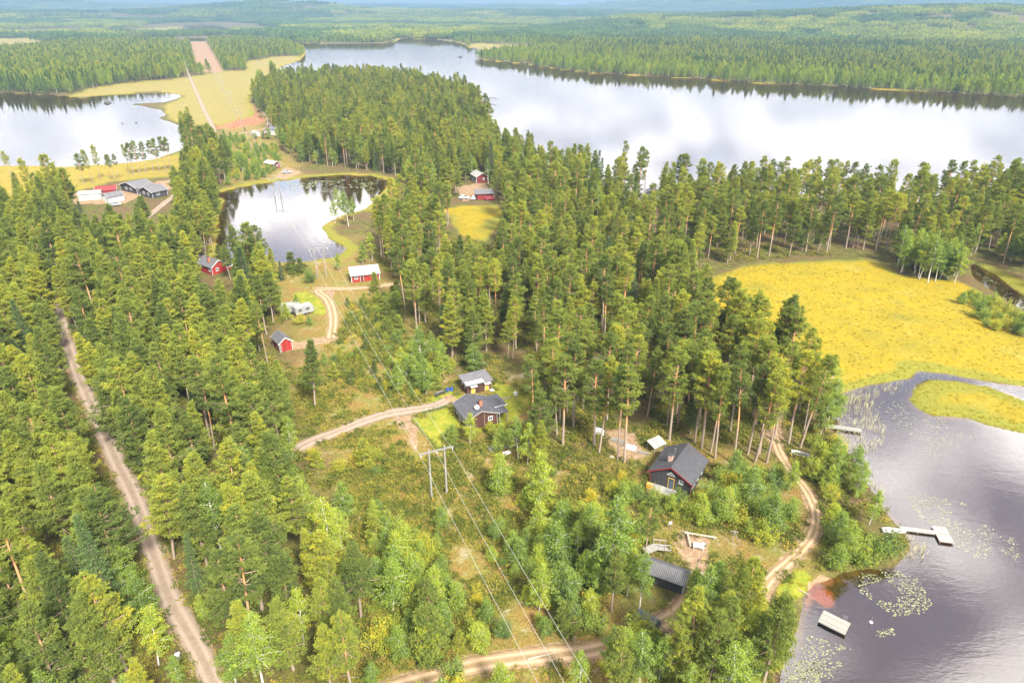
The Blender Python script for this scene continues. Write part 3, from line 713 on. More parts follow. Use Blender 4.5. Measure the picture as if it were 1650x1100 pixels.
def stuff(name, P, rz, sc, idx, protos, label, tilt=None):
    """one object that draws uncountable growth with a geometry node tree"""
    n = len(P)
    me = bpy.data.meshes.new(name); me.vertices.add(n); me.vertices.foreach_set('co', np.ascontiguousarray(P, np.float32).ravel()); me.update()
    a = me.attributes.new('spin', 'FLOAT_VECTOR', 'POINT')
    rot = np.zeros((n, 3), np.float32); rot[:, 2] = rz; rot[:, :2] = np.random.default_rng(5).normal(size=(n, 2)) * .03
    a.data.foreach_set('vector', rot.ravel())
    a = me.attributes.new('size', 'FLOAT_VECTOR', 'POINT'); a.data.foreach_set('vector', np.ascontiguousarray(sc if sc.ndim == 2 else np.repeat(sc[:, None], 3, 1), np.float32).ravel())
    a = me.attributes.new('pick', 'INT', 'POINT'); a.data.foreach_set('value', np.ascontiguousarray(idx, np.int32))
    o = link(name, me); setp(o, label, None, None, 'stuff')
    g = bpy.data.node_groups.new(name, 'GeometryNodeTree')
    g.interface.new_socket('Geometry', in_out='INPUT', socket_type='NodeSocketGeometry'); g.interface.new_socket('Geometry', in_out='OUTPUT', socket_type='NodeSocketGeometry')
    gi = g.nodes.new('NodeGroupInput'); go = g.nodes.new('NodeGroupOutput'); jn = g.nodes.new('GeometryNodeJoinGeometry')
    def na(nm, dt):
        x = g.nodes.new('GeometryNodeInputNamedAttribute'); x.data_type = dt; x.inputs[0].default_value = nm
        return [q for q in x.outputs if q.enabled][0]
    spin = na('spin', 'FLOAT_VECTOR'); size = na('size', 'FLOAT_VECTOR'); pick = na('pick', 'INT')
    e2r = g.nodes.new('FunctionNodeEulerToRotation'); g.links.new(spin, e2r.inputs[0])
    for k, pr in enumerate(protos):
        oi = g.nodes.new('GeometryNodeObjectInfo'); oi.inputs[0].default_value = pr.whole; oi.inputs['As Instance'].default_value = True
        cmp_ = g.nodes.new('FunctionNodeCompare'); cmp_.data_type = 'INT'; cmp_.operation = 'EQUAL'
        ins = [q for q in cmp_.inputs if q.enabled]; g.links.new(pick, ins[0]); ins[1].default_value = k
        ip = g.nodes.new('GeometryNodeInstanceOnPoints')
        g.links.new(gi.outputs[0], ip.inputs['Points']); g.links.new(cmp_.outputs[0], ip.inputs['Selection']); g.links.new(oi.outputs['Geometry'], ip.inputs['Instance'])
        g.links.new(e2r.outputs[0], ip.inputs['Rotation']); g.links.new(size, ip.inputs['Scale']); g.links.new(ip.outputs[0], jn.inputs[0])
    g.links.new(jn.outputs[0], go.inputs[0])
    md = o.modifiers.new('growth', 'NODES'); md.node_group = g
    return o
# ------------------------------------------------------------------ where things grow
ZN = {}
def zone(name, P, mix_, sp, hs=(.82, 1.12), phrase='', z=None):
    ZN[name] = (P if isinstance(P, np.ndarray) else W(P), mix_, sp, hs, phrase)
zone('left wood', [(-500,1300),(362,1180),(334,1100),(305,1045),(270,990),(246,940),(228,885),(213,838),(198,795),(175,752),(155,708),(135,662),(115,618),(100,580),(88,545),(80,500),(85,470),(105,440),(140,410),(180,370),(215,345),(190,335),(120,338),(60,348),(0,348),(-300,385),(-700,430)],
     {'pine': .75, 'tall': .06, 'spruce': .03, 'birch': .14}, 4.5, (.70, 1.15), 'in the wood left of the long gravel road')
zone('middle wood', [(390,1180),(354,1085),(328,1040),(295,985),(275,935),(257,880),(242,835),(228,795),(205,752),(187,708),(165,662),(145,618),(129,580),(119,545),(112,510),(112,490),(127,462),(152,435),(187,405),(222,375),(257,350),(282,328),(300,335),(325,420),(325,446),(350,458),(400,452),(440,470),(455,520),(430,535),(428,575),(480,592),(520,620),(545,650),(500,690),(478,712),(505,745),(550,800),(585,860),(580,960),(600,1060),(630,1180)],
     {'pine': .72, 'tall': .06, 'spruce': .03, 'birch': .16}, 4.6, (.70, 1.14), 'in the wood between the gravel road and the power line')
zone('central wood', [(605,405),(640,345),(690,330),(715,345),(735,385),(785,395),(815,372),(805,338),(835,322),(900,332),(1000,346),(1050,380),(1070,410),(1150,440),(1105,480),(1078,512),(1100,540),(1150,565),(1210,585),(1270,605),(1300,625),(1200,612),(1100,592),(1020,560),(960,566),(900,582),(820,598),(740,584),(700,570),(670,545),(648,490),(652,462),(612,430)],
     {'tall': .50, 'pine': .34, 'spruce': .02, 'birch': .14}, 4.8, (.70, 1.06), 'in the tall wood in the middle of the picture')
zone('bog pines', [(1095,545),(1150,568),(1210,588),(1270,606),(1330,626),(1342,652),(1290,642),(1200,624),(1100,602)], {'tall': .85, 'pine': .15}, 3.9, (.98, 1.12), 'at the left edge of the yellow bog')
zone('cabin pines', [(830,745),(845,690),(880,640),(950,602),(1020,585),(1100,602),(1200,622),(1300,637),(1340,655),(1340,690),(1300,712),(1285,712),(1270,680),(1264,640),(1240,640),(1228,690),(1180,715),(1130,700),(1080,690),(1000,690),(950,695),(920,735),(870,755)],
     {'tall': .80, 'pine': .08, 'spruce': .06, 'birch': .06}, 4.0, (.84, 1.08), 'in the open pine grove behind the black cabin')
zone('shore wood', np.concatenate([W([(1048,372),(1075,400),(1160,428),(1250,417),(1320,412),(1400,408),(1450,425),(1500,440),(1550,438),(1556,420),(1580,414),(1650,446),(1760,500),(1900,560)]), W([(x, y) for x, y in L2near if x >= 1005][::-1], 14.0) + np.array([0, -6.0])]),
     {'pine': .46, 'tall': .42, 'birch': .10, 'spruce': .02}, 5.0, (.74, 1.06), 'in the wood between the yellow bog and the big lake')
zone('headland wood', np.concatenate([W([(408,158),(425,200),(450,235),(472,262),(520,268),(600,276),(640,286),(690,322),(740,320),(800,320),(830,320),(900,330),(1000,344),(1045,370)]), W([(x, y) for x, y in L2near if x <= 1005][::-1], 14.0) + np.array([0, -8.0])]),
     {'spruce': .20, 'pine': .36, 'tall': .14, 'birch': .30}, 5.0, (.66, 1.16), 'on the wooded headland by the big lake')
zone('pond wood', [(296,222),(345,222),(362,255),(372,285),(350,312),(350,350),(343,392),(335,422),(285,425),(262,360),(258,345),(280,318),(300,296)],
     {'pine': .62, 'tall': .2, 'birch': .18}, 4.8, (.8, 1.08), 'in the trees left of the small pond')
zone('pond edge', [(343,412),(400,425),(450,428),(500,428),(495,446),(440,456),(380,446)], {'spruce': .3, 'sapling': .4, 'pine': .2, 'birch': .1}, 4.2, (.6, .95), 'on the near bank of the small pond')
zone('shore thicket', [(1302,705),(1342,700),(1362,740),(1385,772),(1410,805),(1440,842),(1462,868),(1455,885),(1380,912),(1342,926),(1312,922),(1328,860),(1322,800),(1295,760),(1272,725)],
     {'young': .34, 'birch': .24, 'bush': .28, 'spruce': .10}, 2.3, (.85, 1.3), 'in the thicket on the shore of the near lake')
zone('path shrubs', [(1130,805),(1160,778),(1200,762),(1258,772),(1285,800),(1296,840),(1278,868),(1240,888),(1200,880),(1150,850)], {'bush': .6, 'young': .35, 'sapling': .05}, 2.2, (.8, 1.3), 'between the black cabin and the sandy path')
zone('cabin shrubs', [(985,795),(1040,790),(1100,803),(1140,820),(1130,850),(1080,838),(1000,832)], {'bush': .65, 'young': .35}, 2.0, (.7, 1.0), 'below the front of the black cabin')
zone('corner wood', [(1085,1180),(1088,1035),(1112,965),(1150,955),(1230,962),(1250,990),(1262,1005),(1250,1040),(1235,1100),(1210,1180)], {'pine': .25, 'birch': .40, 'bush': .20, 'young': .15}, 2.7, (.65, 1.0), 'at the bottom beside the lake shore')
zone('clearing', [(560,805),(600,772),(680,745),(760,745),(830,795),(900,835),(960,842),(1000,842),(1050,885),(1048,960),(1015,1005),(950,1035),(850,1045),(760,1055),(690,1075),(620,1060),(598,960),(602,860)], {'bush': .42, 'young': .36, 'sapling': .10, 'birch': .12}, 2.3, (.6, 1.35), 'in the overgrown clearing under the power line')
zone('bottom thicket', [(600,1180),(610,1095),(700,1105),(760,1092),(860,1078),(940,1068),(1010,1052),(1060,1040),(1085,1050),(1085,1180)], {'birch': .25, 'young': .3, 'pine': .2, 'bush': .25}, 2.5, (.65, 1.0), 'at the bottom below the sandy forest track')
zone('bank', [(1215,1180),(1238,1100),(1248,1065),(1272,1030),(1283,990),(1262,985),(1240,1010),(1225,1060),(1200,1100),(1190,1180)], {'bush': .7, 'young': .3}, 1.7, (.45, 1.0), '')
zone('heath', [(560,490),(640,475),(655,555),(700,590),(715,625),(690,640),(620,645),(560,625),(520,592),(550,550)], {'sapling': .40, 'bush': .40, 'young': .2}, 2.6, (.55, 1.0), 'on the heath under the power line')
zone('drive heath', [(490,722),(560,704),(630,692),(655,725),(700,740),(640,770),(560,792),(515,760)], {'bush': .5, 'sapling': .2, 'young': .3}, 3.0, (.6, 1.0), 'below the dirt drive')
zone('hut thicket', [(640,605),(700,582),(738,592),(724,612),(716,628),(690,638),(640,642)], {'young': .45, 'birch': .3, 'bush': .25}, 3.0, (.6, .9), 'beside the brown hut with yellow doors')
zone('far clearing', [(355,226),(440,222),(452,262),(440,284),(400,296),(366,300)], {'young': .5, 'bush': .35, 'birch': .15}, 4.2, (.7, 1.1), 'in the clearing beyond the small pond')
zone('slope', [(770,765),(960,748),(1040,792),(1000,838),(860,805)], {'bush': .8, 'sapling': .2}, 5.5, (.35, .8), 'on the heathery slope left of the black cabin')
zone('stream birches', [(1438,412),(1540,440),(1556,462),(1500,458),(1450,440)], {'birch': .85, 'young': .15}, 3.0, (.8, 1.1), 'in the pale green clump by the dark stream')
zone('stream bushes', [(1545,462),(1590,484),(1650,522),(1650,545),(1600,535),(1550,505)], {'bush': .6, 'young': .4}, 2.7, (.7, 1.3), 'on the yellow bog beside the dark stream')
zone('brown house garden', [(700,700),(745,715),(780,720),(850,715),(850,745),(800,760),(740,750)], {'bush': .3, 'birch': .3, 'young': .4}, 3.0, (.6, .9), 'below the brown house')
zone('far left wood', [(-500,90),(0,88),(60,85),(100,75),(200,72),(285,72),(300,118),(290,124),(230,130),(170,138),(120,150),(100,152),(60,148),(0,145),(-500,125)], {'farpine': .55, 'farbirch': .45}, 5.4, (.8, 1.15), '')
zone('far strip', [(334,67),(400,65),(440,72),(490,82),(480,90),(440,92),(395,100),(380,118),(362,116)], {'farpine': .7, 'farbirch': .3}, 6.5, (.6, .95), '')
zone('far roadside', [(291,75),(304,67),(318,118),(330,178),(322,178),(306,122)], {'farpine': .6, 'farbirch': .4}, 6.0, (.5, .9), '')
# single trees whose foot shows in the photograph: (px, py, kind, height factor)
SINGLE = [(965,730,'tall',1.0),(995,740,'tall',.98),(1006,747,'tall',1.02),(957,719,'tall',.95),(1078,711,'tall',1.0),(1118,714,'tall',1.0),(1130,724,'tall',1.03),(1145,728,'tall',.92),(1152,739,'tall',1.0),
 (1181,748,'tall',1.02),(1205,732,'tall',.95),(1216,745,'tall',1.0),(1223,731,'tall',1.03),(1235,746,'tall',1.0),(1246,710,'tall',1.05),(1270,716,'tall',1.0),(1289,721,'tall',1.02),
 (40,335,'pine',.9),(54,326,'tall',.95),(100,322,'pine',.95),(136,298,'tall',.72),(151,298,'tall',.8),(163,292,'tall',.85),(178,291,'tall',.6),(186,294,'tall',.65),(192,290,'tall',.6),(208,281,'tall',.72),(216,284,'tall',.8),(226,283,'tall',.85),(236,281,'tall',.8),(248,279,'tall',.8),(258,279,'tall',.85),(268,279,'tall',.9),(276,276,'tall',.85),(20,290,'tall',.7),(10,345,'pine',.8),
 (865,850,'bluespruce',.42),(908,985,'round',1.0),(930,905,'birch',.55),(985,985,'pine',.7),(1010,960,'birch',.75),(960,965,'birch',.8),(1038,905,'tall',.62),(1030,985,'birch',.8),(765,600,'round',.85),(757,718,'birch',.55),(790,700,'round',.38),(727,716,'round',.5),(835,740,'birch',.7),(850,748,'birch',.75),(868,752,'pine',.62),
 (562,366,'birch',.95),(548,352,'birch',.85),(556,346,'birch',.9),(570,356,'birch',.8),(540,360,'birch',.7),(398,446,'pine',.72),(412,452,'pine',.82),(426,444,'spruce',.72),(386,432,'pine',.6),(440,448,'pine',.6),(372,452,'pine',.7),(455,452,'spruce',.45),(485,440,'sapling',1.2),(500,455,'bush',1.3),(470,436,'sapling',1.3),(480,500,'birch',.5),(545,436,'birch',.55),(585,425,'birch',.7),(600,420,'birch',.75),(605,470,'sapling',1.0),(256,1072,'birch',.75),(290,1110,'birch',.45),(380,1100,'birch',.85),(425,1110,'birch',.95),(352,985,'birch',.5),(225,1150,'birch',.6),(240,1010,'birch',.9),(120,1105,'spruce',.6),(1005,270,'tall',.8),(1030,290,'tall',.9),(1040,292,'tall',.85),
 (1385,905,'bush',1.5),(1405,895,'bush',1.6),(1425,893,'bush',1.4),(1345,915,'young',1.0),(1360,900,'birch',.7),(1340,770,'birch',.6),(1400,845,'birch',.55),(1175,1040,'pine',.8),(1110,1080,'pine',.75),(1150,1090,'pine',.85),(1190,985,'pine',.55),(565,965,'birch',.75),(490,1040,'birch',.8),(735,1090,'bush',1.6),(600,1110,'birch',.4),(1010,1075,'young',1.2),(1120,960,'young',.8),(330,1000,'birch',.5),(935,1120,'birch',.6),(985,1112,'birch',.75),(1030,1112,'birch',.85),(1062,1095,'birch',.75),(1000,1128,'pine',.75),(1108,1045,'birch',.85),(1130,1010,'birch',.8),(1330,692,'birch',.9),(1346,726,'bush',1.2),(1354,752,'birch',.5),(1368,774,'birch',.7),(1322,702,'birch',.95),(1314,664,'birch',1.0),(1328,655,'birch',.9),(1338,670,'young',1.2),(1340,742,'young',.7),(1378,800,'birch',.65),(1105,690,'tall',.95),(1092,683,'tall',.9),(1126,692,'tall',1.0),(1112,700,'pine',.5),(1028,1036,'bush',1.3),(1052,1045,'young',.8),(455,513,'birch',.5),(462,517,'young',.8),(484,521,'bush',1.2),(500,524,'young',.6),(395,212,'spruce',.35),(434,210,'spruce',.35)]
# windows of the photograph where something behind shows clear of trees: x0,y0,x1,y1, foot pixel of what shows
CLEAR = [(1044,714,1153,783,780),(718,634,809,690,690),(729,600,796,640,638),(640,652,690,690,668),(666,662,722,716,700),(815,605,850,660,655),(1056,898,1122,945,945),(1092,855,1143,925,905),(1055,838,1082,872,872),
 (1238,655,1268,735,720),(1252,742,1320,800,795),(1283,795,1326,868,858),(1238,868,1308,932,922),(1225,900,1262,945,940),(92,490,110,545,530),(104,545,122,590,580),(124,600,134,640,630),(144,650,155,690,680),(166,690,178,730,720),(190,735,202,775,760),(208,775,221,815,805),(226,830,245,905,890),(252,905,280,985,970),(290,985,322,1050,1040),(310,1040,364,1130,1120),(284,1045,300,1075,1072),
 (325,412,374,444,436),(442,532,472,567,566),(564,433,615,460,456),(498,458,546,548,540),(470,468,530,508,500),(452,478,508,515,508),(362,290,600,352,300),(372,300,545,360,330),(450,350,528,412,400),
 (722,334,800,376,370),(745,278,790,298,296),(740,300,806,325,322),(0,152,290,225,200),(0,205,285,240,235),(190,284,252,312,310),(120,300,195,326,322),(243,290,276,312,305),(248,318,276,342,335),
 (1200,425,1425,438,432),(1300,440,1435,520,500),(1335,480,1535,560,540),(1335,560,1650,610,600),(1360,600,1650,1100,700),(1470,790,1650,1100,1000),(1290,935,1480,1100,1000),(1270,990,1300,1100,1000),(1340,684,1392,698,694),(1455,842,1536,872,868),(1280,724,1312,745,742),
 (500,66,1650,103,90),(690,100,1650,116,110),(785,110,1650,150,140),(805,150,1650,196,170),(870,196,1650,222,205),(950,220,1650,240,230),(1060,240,1650,250,245),(1120,240,1420,253,246),
 (430,262,500,288,284),(405,208,448,228,225),(375,285,520,300,292),(310,62,345,200,180),(350,168,428,210,200),(500,688,640,716,706),(540,690,610,700,698),(780,708,835,735,732),(940,685,1060,735,712),(1020,975,1095,1032,1015),(720,1050,960,1072,1062),(512,398,530,448,446),(502,398,516,446,444),(668,716,736,780,790),(1060,640,1260,735,742),(740,500,850,585,585)]
def blocked(x, y, h, hw, zc=0.0, strict=1.0):
    """would a tree with its foot here stand in front of something that shows clear in the photograph?"""
    bx, by = topx(x, y, 0.0); tx, ty = topx(x, y, h)
    zc_ = y * cP + CAM_H * sP; w = hw * FPX / zc_ * .75
    mx = (bx + tx) / 2
    out = np.zeros(x.shape, bool)
    for x0, y0, x1, y1, fy in CLEAR:
        Yd = gp((x0 + x1) / 2, fy)[1]
        out |= (y < Yd - .3) & (mx + w > x0) & (mx - w < x1) & (by > y0) & (ty < y1)
    return out
GROW = []      # (kind, x, y, z, proto, scale xyz, spin, zone)
KH = {'pine': 15, 'tall': 18.2, 'sapling': 4.5, 'spruce': 13, 'birch': 11, 'young': 5, 'bush': 2.5, 'farpine': 15, 'farbirch': 12}
KR = {'pine': 1.9, 'tall': 1.9, 'sapling': .9, 'spruce': 1.5, 'birch': 1.7, 'young': 1.0, 'bush': 1.1, 'farpine': 2, 'farbirch': 2}
def hexgrid(P, sp, g, jit=.42):
    x0, y0 = P.min(0); x1, y1 = P.max(0)
    ny = int((y1 - y0) / (sp * .87)) + 1; nx = int((x1 - x0) / sp) + 2
    j, i = np.meshgrid(np.arange(ny), np.arange(nx), indexing='ij')
    X = (x0 + (i + .5 * (j % 2)) * sp + g.uniform(-jit, jit, i.shape) * sp).ravel(); Y = (y0 + j * sp * .87 + g.uniform(-jit, jit, i.shape) * sp).ravel()
    k = sdpoly(P, X, Y) < 0
    return X[k], Y[k]
def openland(X, Y):
    """distance to everything trees do not grow on"""
    d = np.min(lakesd(X, Y), axis=0) - .4
    for P, w in ROADW.values(): d = np.minimum(d, sdline(P, X, Y) - w / 2 - .4)
    for f in FOOT: d = np.minimum(d, np.hypot(X - f[0], Y - f[1]) - f[2])
    for P in (LAWN1, LAWN2, LAWN2b, LAWN3, LAWN4, SAND1, RED, CUT): d = np.minimum(d, sdpoly(P, X, Y))
    for P in DIRTS: d = np.minimum(d, sdpoly(P, X, Y))
    return d
def bogsd(X, Y):
    d = np.full(X.shape, 1e9)
    for P in (B1, B2, B3, B4, B6, B7, B8, B9, ISLET, B1b): d = np.minimum(d, sdpoly(P, X, Y))
    return d
def scatter():
    g = np.random.default_rng(21)
    sx = np.array([gp(a, b)[0] for a, b, _, _ in SINGLE]); sy = np.array([gp(a, b)[1] for a, b, _, _ in SINGLE])
    for (a, b, k, hf), x, y in zip(SINGLE, sx, sy):
        GROW.append((k, x, y, hf, 'single'))
    for zn, (P, mixd, sp, hs, ph) in ZN.items():
        X, Y = hexgrid(P, sp, g)
        d = openland(X, Y); ok = d > 0
        if zn not in ('stream bushes', 'stream birches', 'central wood', 'bog pines'): ok &= bogsd(X, Y) > .5
        # thin the wood unevenly so that gaps and clumps show
        ok &= g.random(len(X)) < .62 + .6 * fbm(X, Y, 14, 60)
        if zn in ('clearing', 'drive heath'): ok &= fbm(X, Y, 9, 64) > .42
        X, Y = X[ok], Y[ok]
        kinds = list(mixd); w = np.array([mixd[k] for k in kinds]); w = w / w.sum()
        # species in clumps: noise shifts the draw
        u = np.clip(g.random(len(X)) * .75 + .25 * fbm(X, Y, 25, 61) * 1.3 - .04, 0, .999)
        kk = np.searchsorted(np.cumsum(w), u * .999)
        hf = g.uniform(hs[0], hs[1], len(X)) * (.88 + .24 * fbm(X, Y, 30, 62))
        if zn in ('clearing', 'drive heath', 'heath'): hf = hf * (.62 + .38 * sst(3, 9, np.abs(X - line_at(Y)) * .915))
        hgt = np.array([KH[k] for k in kinds])[kk] * hf; hw = np.array([KR[k] for k in kinds])[kk] * hf
        bad = blocked(X, Y, hgt, hw)
        if len(sx): 
            for x, y in zip(sx, sy): bad |= np.hypot(X - x, Y - y) < 2.0
        for a in np.nonzero(~bad)[0]: GROW.append((kinds[kk[a]], X[a], Y[a], hf[a], zn))
def far_fill():
    """the land beyond: single far trees to 1.7 km, then stands"""
    g = np.random.default_rng(31); out = []
    near = [ZN[k][0] for k in ('headland wood', 'far left wood', 'far strip', 'far roadside', 'shore wood', 'left wood')]
    def ring(r0, r1, sp, half=41):
        n = int((r1 ** 2 - r0 ** 2) * R(half) / (sp * sp))
        r = np.sqrt(g.uniform(r0 ** 2, r1 ** 2, n)); a = g.uniform(-R(half), R(half), n)
        return r * np.sin(a), r * np.cos(a)
    for r0, r1, sp, kd in ((560, 1000, 5.6, 'one'), (1000, 1750, 7.6, 'one'), (1750, 4200, 40, 'stand'), (4200, 13500, 125, 'big')):
        X, Y = ring(r0, r1, sp)
        m = 2.0 if kd == 'one' else (26 if kd == 'stand' else 30)
        L_ = lakesd(X, Y); ok = (np.min(L_, axis=0) > m) & (np.min(L_[5:], axis=0) > 170)
        d = bogsd(X, Y); ok &= (d > (1 if kd == 'one' else 15)) & (sdpoly(CUT, X, Y) > 2) & (sdpoly(RED, X, Y) > 2)
        for P in near: ok &= sdpoly(P, X, Y) > 0
        for P, w in list(ROADW.values())[:1]: ok &= sdline(P, X, Y) > 5
        # open moss and fields break the far forest
        ok &= (fbm(X, Y, 420 if r0 < 4000 else 1500, 70) < (.66 if kd == 'one' else .60)) | (fbm(X, Y, 90, 71) < .5)
        ok &= ~((Y < 700) & (X > -420) & (X < -60))
        X, Y = X[ok], Y[ok]
        ty = .55 * fbm(X, Y, 170, 72) + .45 * sst(160, 0, np.minimum(np.abs(sdpoly(L2, X, Y)), 400)) * .9 + .06; out.append((X, Y, kd, ty))
    return out
# ------------------------------------------------------------------ planting
LAND = [  # landmarks that one can find in the picture
 ('the black cabin with red trim', gp(1098,770)), ('the brown house with the dish', gp(765,685)), ('the brown hut with yellow doors', gp(763,632)), ('the shed with corrugated roof', gp(1090,945)),
 ('the nearest power pole', gp(705,795)), ('the power pole by the pond', gp(520,447)), ('the red house with brick chimney', gp(346,440)), ('the small red cabin', gp(455,566)), ('the white roofed red cottage', gp(590,457)),
 ('the wooden raft', gp(1343,1010)), ('the T-shaped jetty', gp(1500,858)), ('the narrow white jetty', gp(1365,690)), ('the person in white', gp(290,1065)), ('the twin dark houses', gp(222,309)), ('the red garage', gp(782,322)),
 ('the dark stream', gp(1610,460)), ('the gravel road bend', gp(100,520)), ('the middle of the gravel road', gp(172,706)), ('the gravel road near the bottom', gp(262,935)), ('the bottom left corner', gp(40,1090)), ('the left edge of the picture', gp(10,800)), ('the left edge halfway up', gp(15,560)), ('the left lake', gp(200,250)),
 ('the end of the dirt drive', gp(500,712)), ('the bright green lawn', gp(500,490)), ('the yellow meadow', gp(758,360)), ('the yellow bog', gp(1200,440)), ('the right edge of the wood', gp(1320,620)), ('the sandy path', gp(1280,770)), ('the sandy forest track', gp(850,1058)), ('the bottom edge below the shed', gp(1120,1090)), ('the far end of the pond', gp(560,280)), ('the wooden stairs', gp(1068,868)), ('the dark trailer', gp(1045,1010)), ('the plank pile', gp(805,728)), ('the black heap under the pines', gp(181,965)), ('the lichen strip in the wood', gp(900,585)), ('the middle of the central wood', gp(900,450)), ('the back of the central wood', gp(880,350)), ('the woodland between road and red cabin', gp(300,600)), ('the trees right of the gravel road', gp(330,820)), ('the bushes in the clearing', gp(760,930)), ('the lower clearing edge', gp(640,1000)), ('the big lake shore', gp(1250,345))]
NAME = {'pine': ('pine_tree', 'pine', 'tree', 'pines'), 'tall': ('pine_tree', 'tall bare-trunked pine', 'tree', 'pines'), 'sapling': ('young_pine', 'young pine', 'tree', 'young pines'),
        'spruce': ('spruce_tree', 'dark spruce', 'tree', 'spruces'), 'birch': ('birch_tree', 'leafy birch', 'tree', 'birches'), 'young': ('young_birch', 'young birch', 'sapling', 'young birches'), 'bush': ('bush', 'bush', 'bush', 'bushes'),
        'bluespruce': ('spruce_tree', 'blue-grey spruce', 'tree', 'spruces'), 'round': ('broadleaf_tree', 'round-crowned leafy tree', 'tree', 'broadleaf trees')}
ORD = ['closest', 'second closest', 'third closest', 'fourth closest', 'fifth closest', 'sixth closest', 'seventh closest', 'eighth closest', 'ninth closest', 'tenth closest', 'eleventh closest', 'twelfth closest']
CAP = {'pine_tree': 300, 'young_pine': 120, 'spruce_tree': 110, 'birch_tree': 200, 'young_birch': 200, 'bush': 220, 'broadleaf_tree': 50}
REST = {'pine_tree': ('pine_forest', 'pines of the wood beyond the nearest trees'), 'young_pine': ('pine_saplings', 'small pines scattered over the far heath'), 'spruce_tree': ('spruce_forest', 'spruces standing among the farther pines'),
        'birch_tree': ('birch_wood', 'birches standing among the farther pines'), 'young_birch': ('birch_thicket', 'thicket of slender young birches farther off'), 'bush': ('bushes_beyond', 'leafy scrub growing farther off'), 'broadleaf_tree': ('broadleaf_wood', 'round leafy trees')}
def plant():
    g = np.random.default_rng(41)
    PR['bluespruce'] = [Proto('blue', spruce(230, 13, 2.6, .03), 'spruce_bark', 'blue_leaf', 13)]
    PR['round'] = [Proto('round', birch(360, 8, 3.0, .08, .16, 1.5, 1.0), 'birch_bark', 'bush_leaf', 8), Proto('round', birch(361, 8, 3.3, .10, .16, 1.5, 1.0), 'birch_bark', 'bush_leaf', 8)]
    kinds = [q[0] for q in GROW]; X = np.array([q[1] for q in GROW]); Y = np.array([q[2] for q in GROW]); hf = np.array([q[3] for q in GROW])
    Z = height(X, Y) - .06
    n = len(GROW)
    spin = g.uniform(0, 6.283, n); pick = np.array([int(g.integers(len(PR[k]))) for k in kinds]); wide = g.uniform(.88, 1.18, n)
    sc = np.zeros((n, 3))
    for i, k in enumerate(kinds):
        base = KH.get(k, PR[k][0].H)
        s_ = hf[i] * base / PR[k][pick[i]].H if k in ('pine', 'tall') else hf[i]
        sc[i] = (s_ * wide[i], s_ * wide[i], s_)
        if k == 'tall': sc[i, :2] = sc[i, 2] * wide[i]
    bx, by = topx(X, Y, Z + 4)
    inview = (bx > -15) & (bx < 1665) & (by < 1125) & (Y > 0)
    dist = np.hypot(np.hypot(X, Y), CAM_H)
    names = np.array([NAME[k][0] if k in NAME else k for k in kinds])
    indiv = np.zeros(n, bool)
    for nm, cap in CAP.items():
        c = np.nonzero((names == nm) & inview)[0]
        c = c[np.argsort(dist[c])]; indiv[c[:cap]] = True
    # ---- labels: which landmark a plant is nearest to, on which side and in which order
    lx = np.array([p[1][0] for p in LAND]); ly = np.array([p[1][1] for p in LAND])
    D = np.hypot(X[:, None] - lx, Y[:, None] - ly); near = D.argmin(1)
    dx = X - lx[near]; dy = Y - ly[near]
    side = np.where(np.abs(dx) > np.abs(dy), np.where(dx < 0, 0, 1), np.where(dy < 0, 2, 3))
    SN = ['left of', 'right of', 'in front of', 'behind']
    rank = {}
    look = np.array([NAME[k][1] if k in NAME else k for k in kinds])
    order = np.argsort(D[np.arange(n), near]); cnt = {}
    for i in order:
        if kinds[i] in ('farpine', 'farbirch'): continue
        if not inview[i]: continue
        key = (look[i], near[i], side[i]); cnt[key] = cnt.get(key, 0) + 1; rank[i] = cnt[key]
    for i in np.nonzero(indiv)[0]:
        k = kinds[i]; nm, lk_, cat, grp = NAME[k]; pr = PR[k][pick[i]]
        t = empty(nm, (X[i], Y[i], Z[i]), spin[i]); t.scale = sc[i]; t.rotation_euler = (g.normal() * .028, g.normal() * .028, spin[i])
        link('stem' if k in ('bush',) else 'trunk', pr.trunk, t); link('foliage' if k == 'bush' else 'crown', pr.crown, t)
        rk = rank[i]; o_ = ORD[rk - 1] if rk <= len(ORD) else None
        place = f'{SN[side[i]]} {LAND[near[i]][0]}'
        if o_: lab = f'{lk_} {place}, {o_} to it'
        else: lab = f'{lk_} farther off {place}'
        setp(t, lab, cat, grp)
    # ---- the rest of each kind as one object
    for nm, (rn, lab) in REST.items():
        c = np.nonzero((names == nm) & ~indiv)[0]
        if len(c) == 0: continue
        ks = sorted({kinds[i] for i in c}); protos = []; off = {}
        for k in ks: off[k] = len(protos); protos += PR[k]
        idx = np.array([off[kinds[i]] + pick[i] for i in c])
        stuff(rn, np.stack([X[c], Y[c], Z[c]], -1), spin[c], sc[c], idx, protos, lab)
    # ---- far woods
    fx = [i for i in range(n) if kinds[i] in ('farpine', 'farbirch')]
    PX, PY, SC, ID = [X[fx]], [Y[fx]], [hf[fx]], [np.array([(0 if kinds[i] == 'farpine' else 4) + pick[i] for i in fx])]
    protos = PR['farpine'] + PR['farbirch'] + PR['stand'] + PR['bigstand']
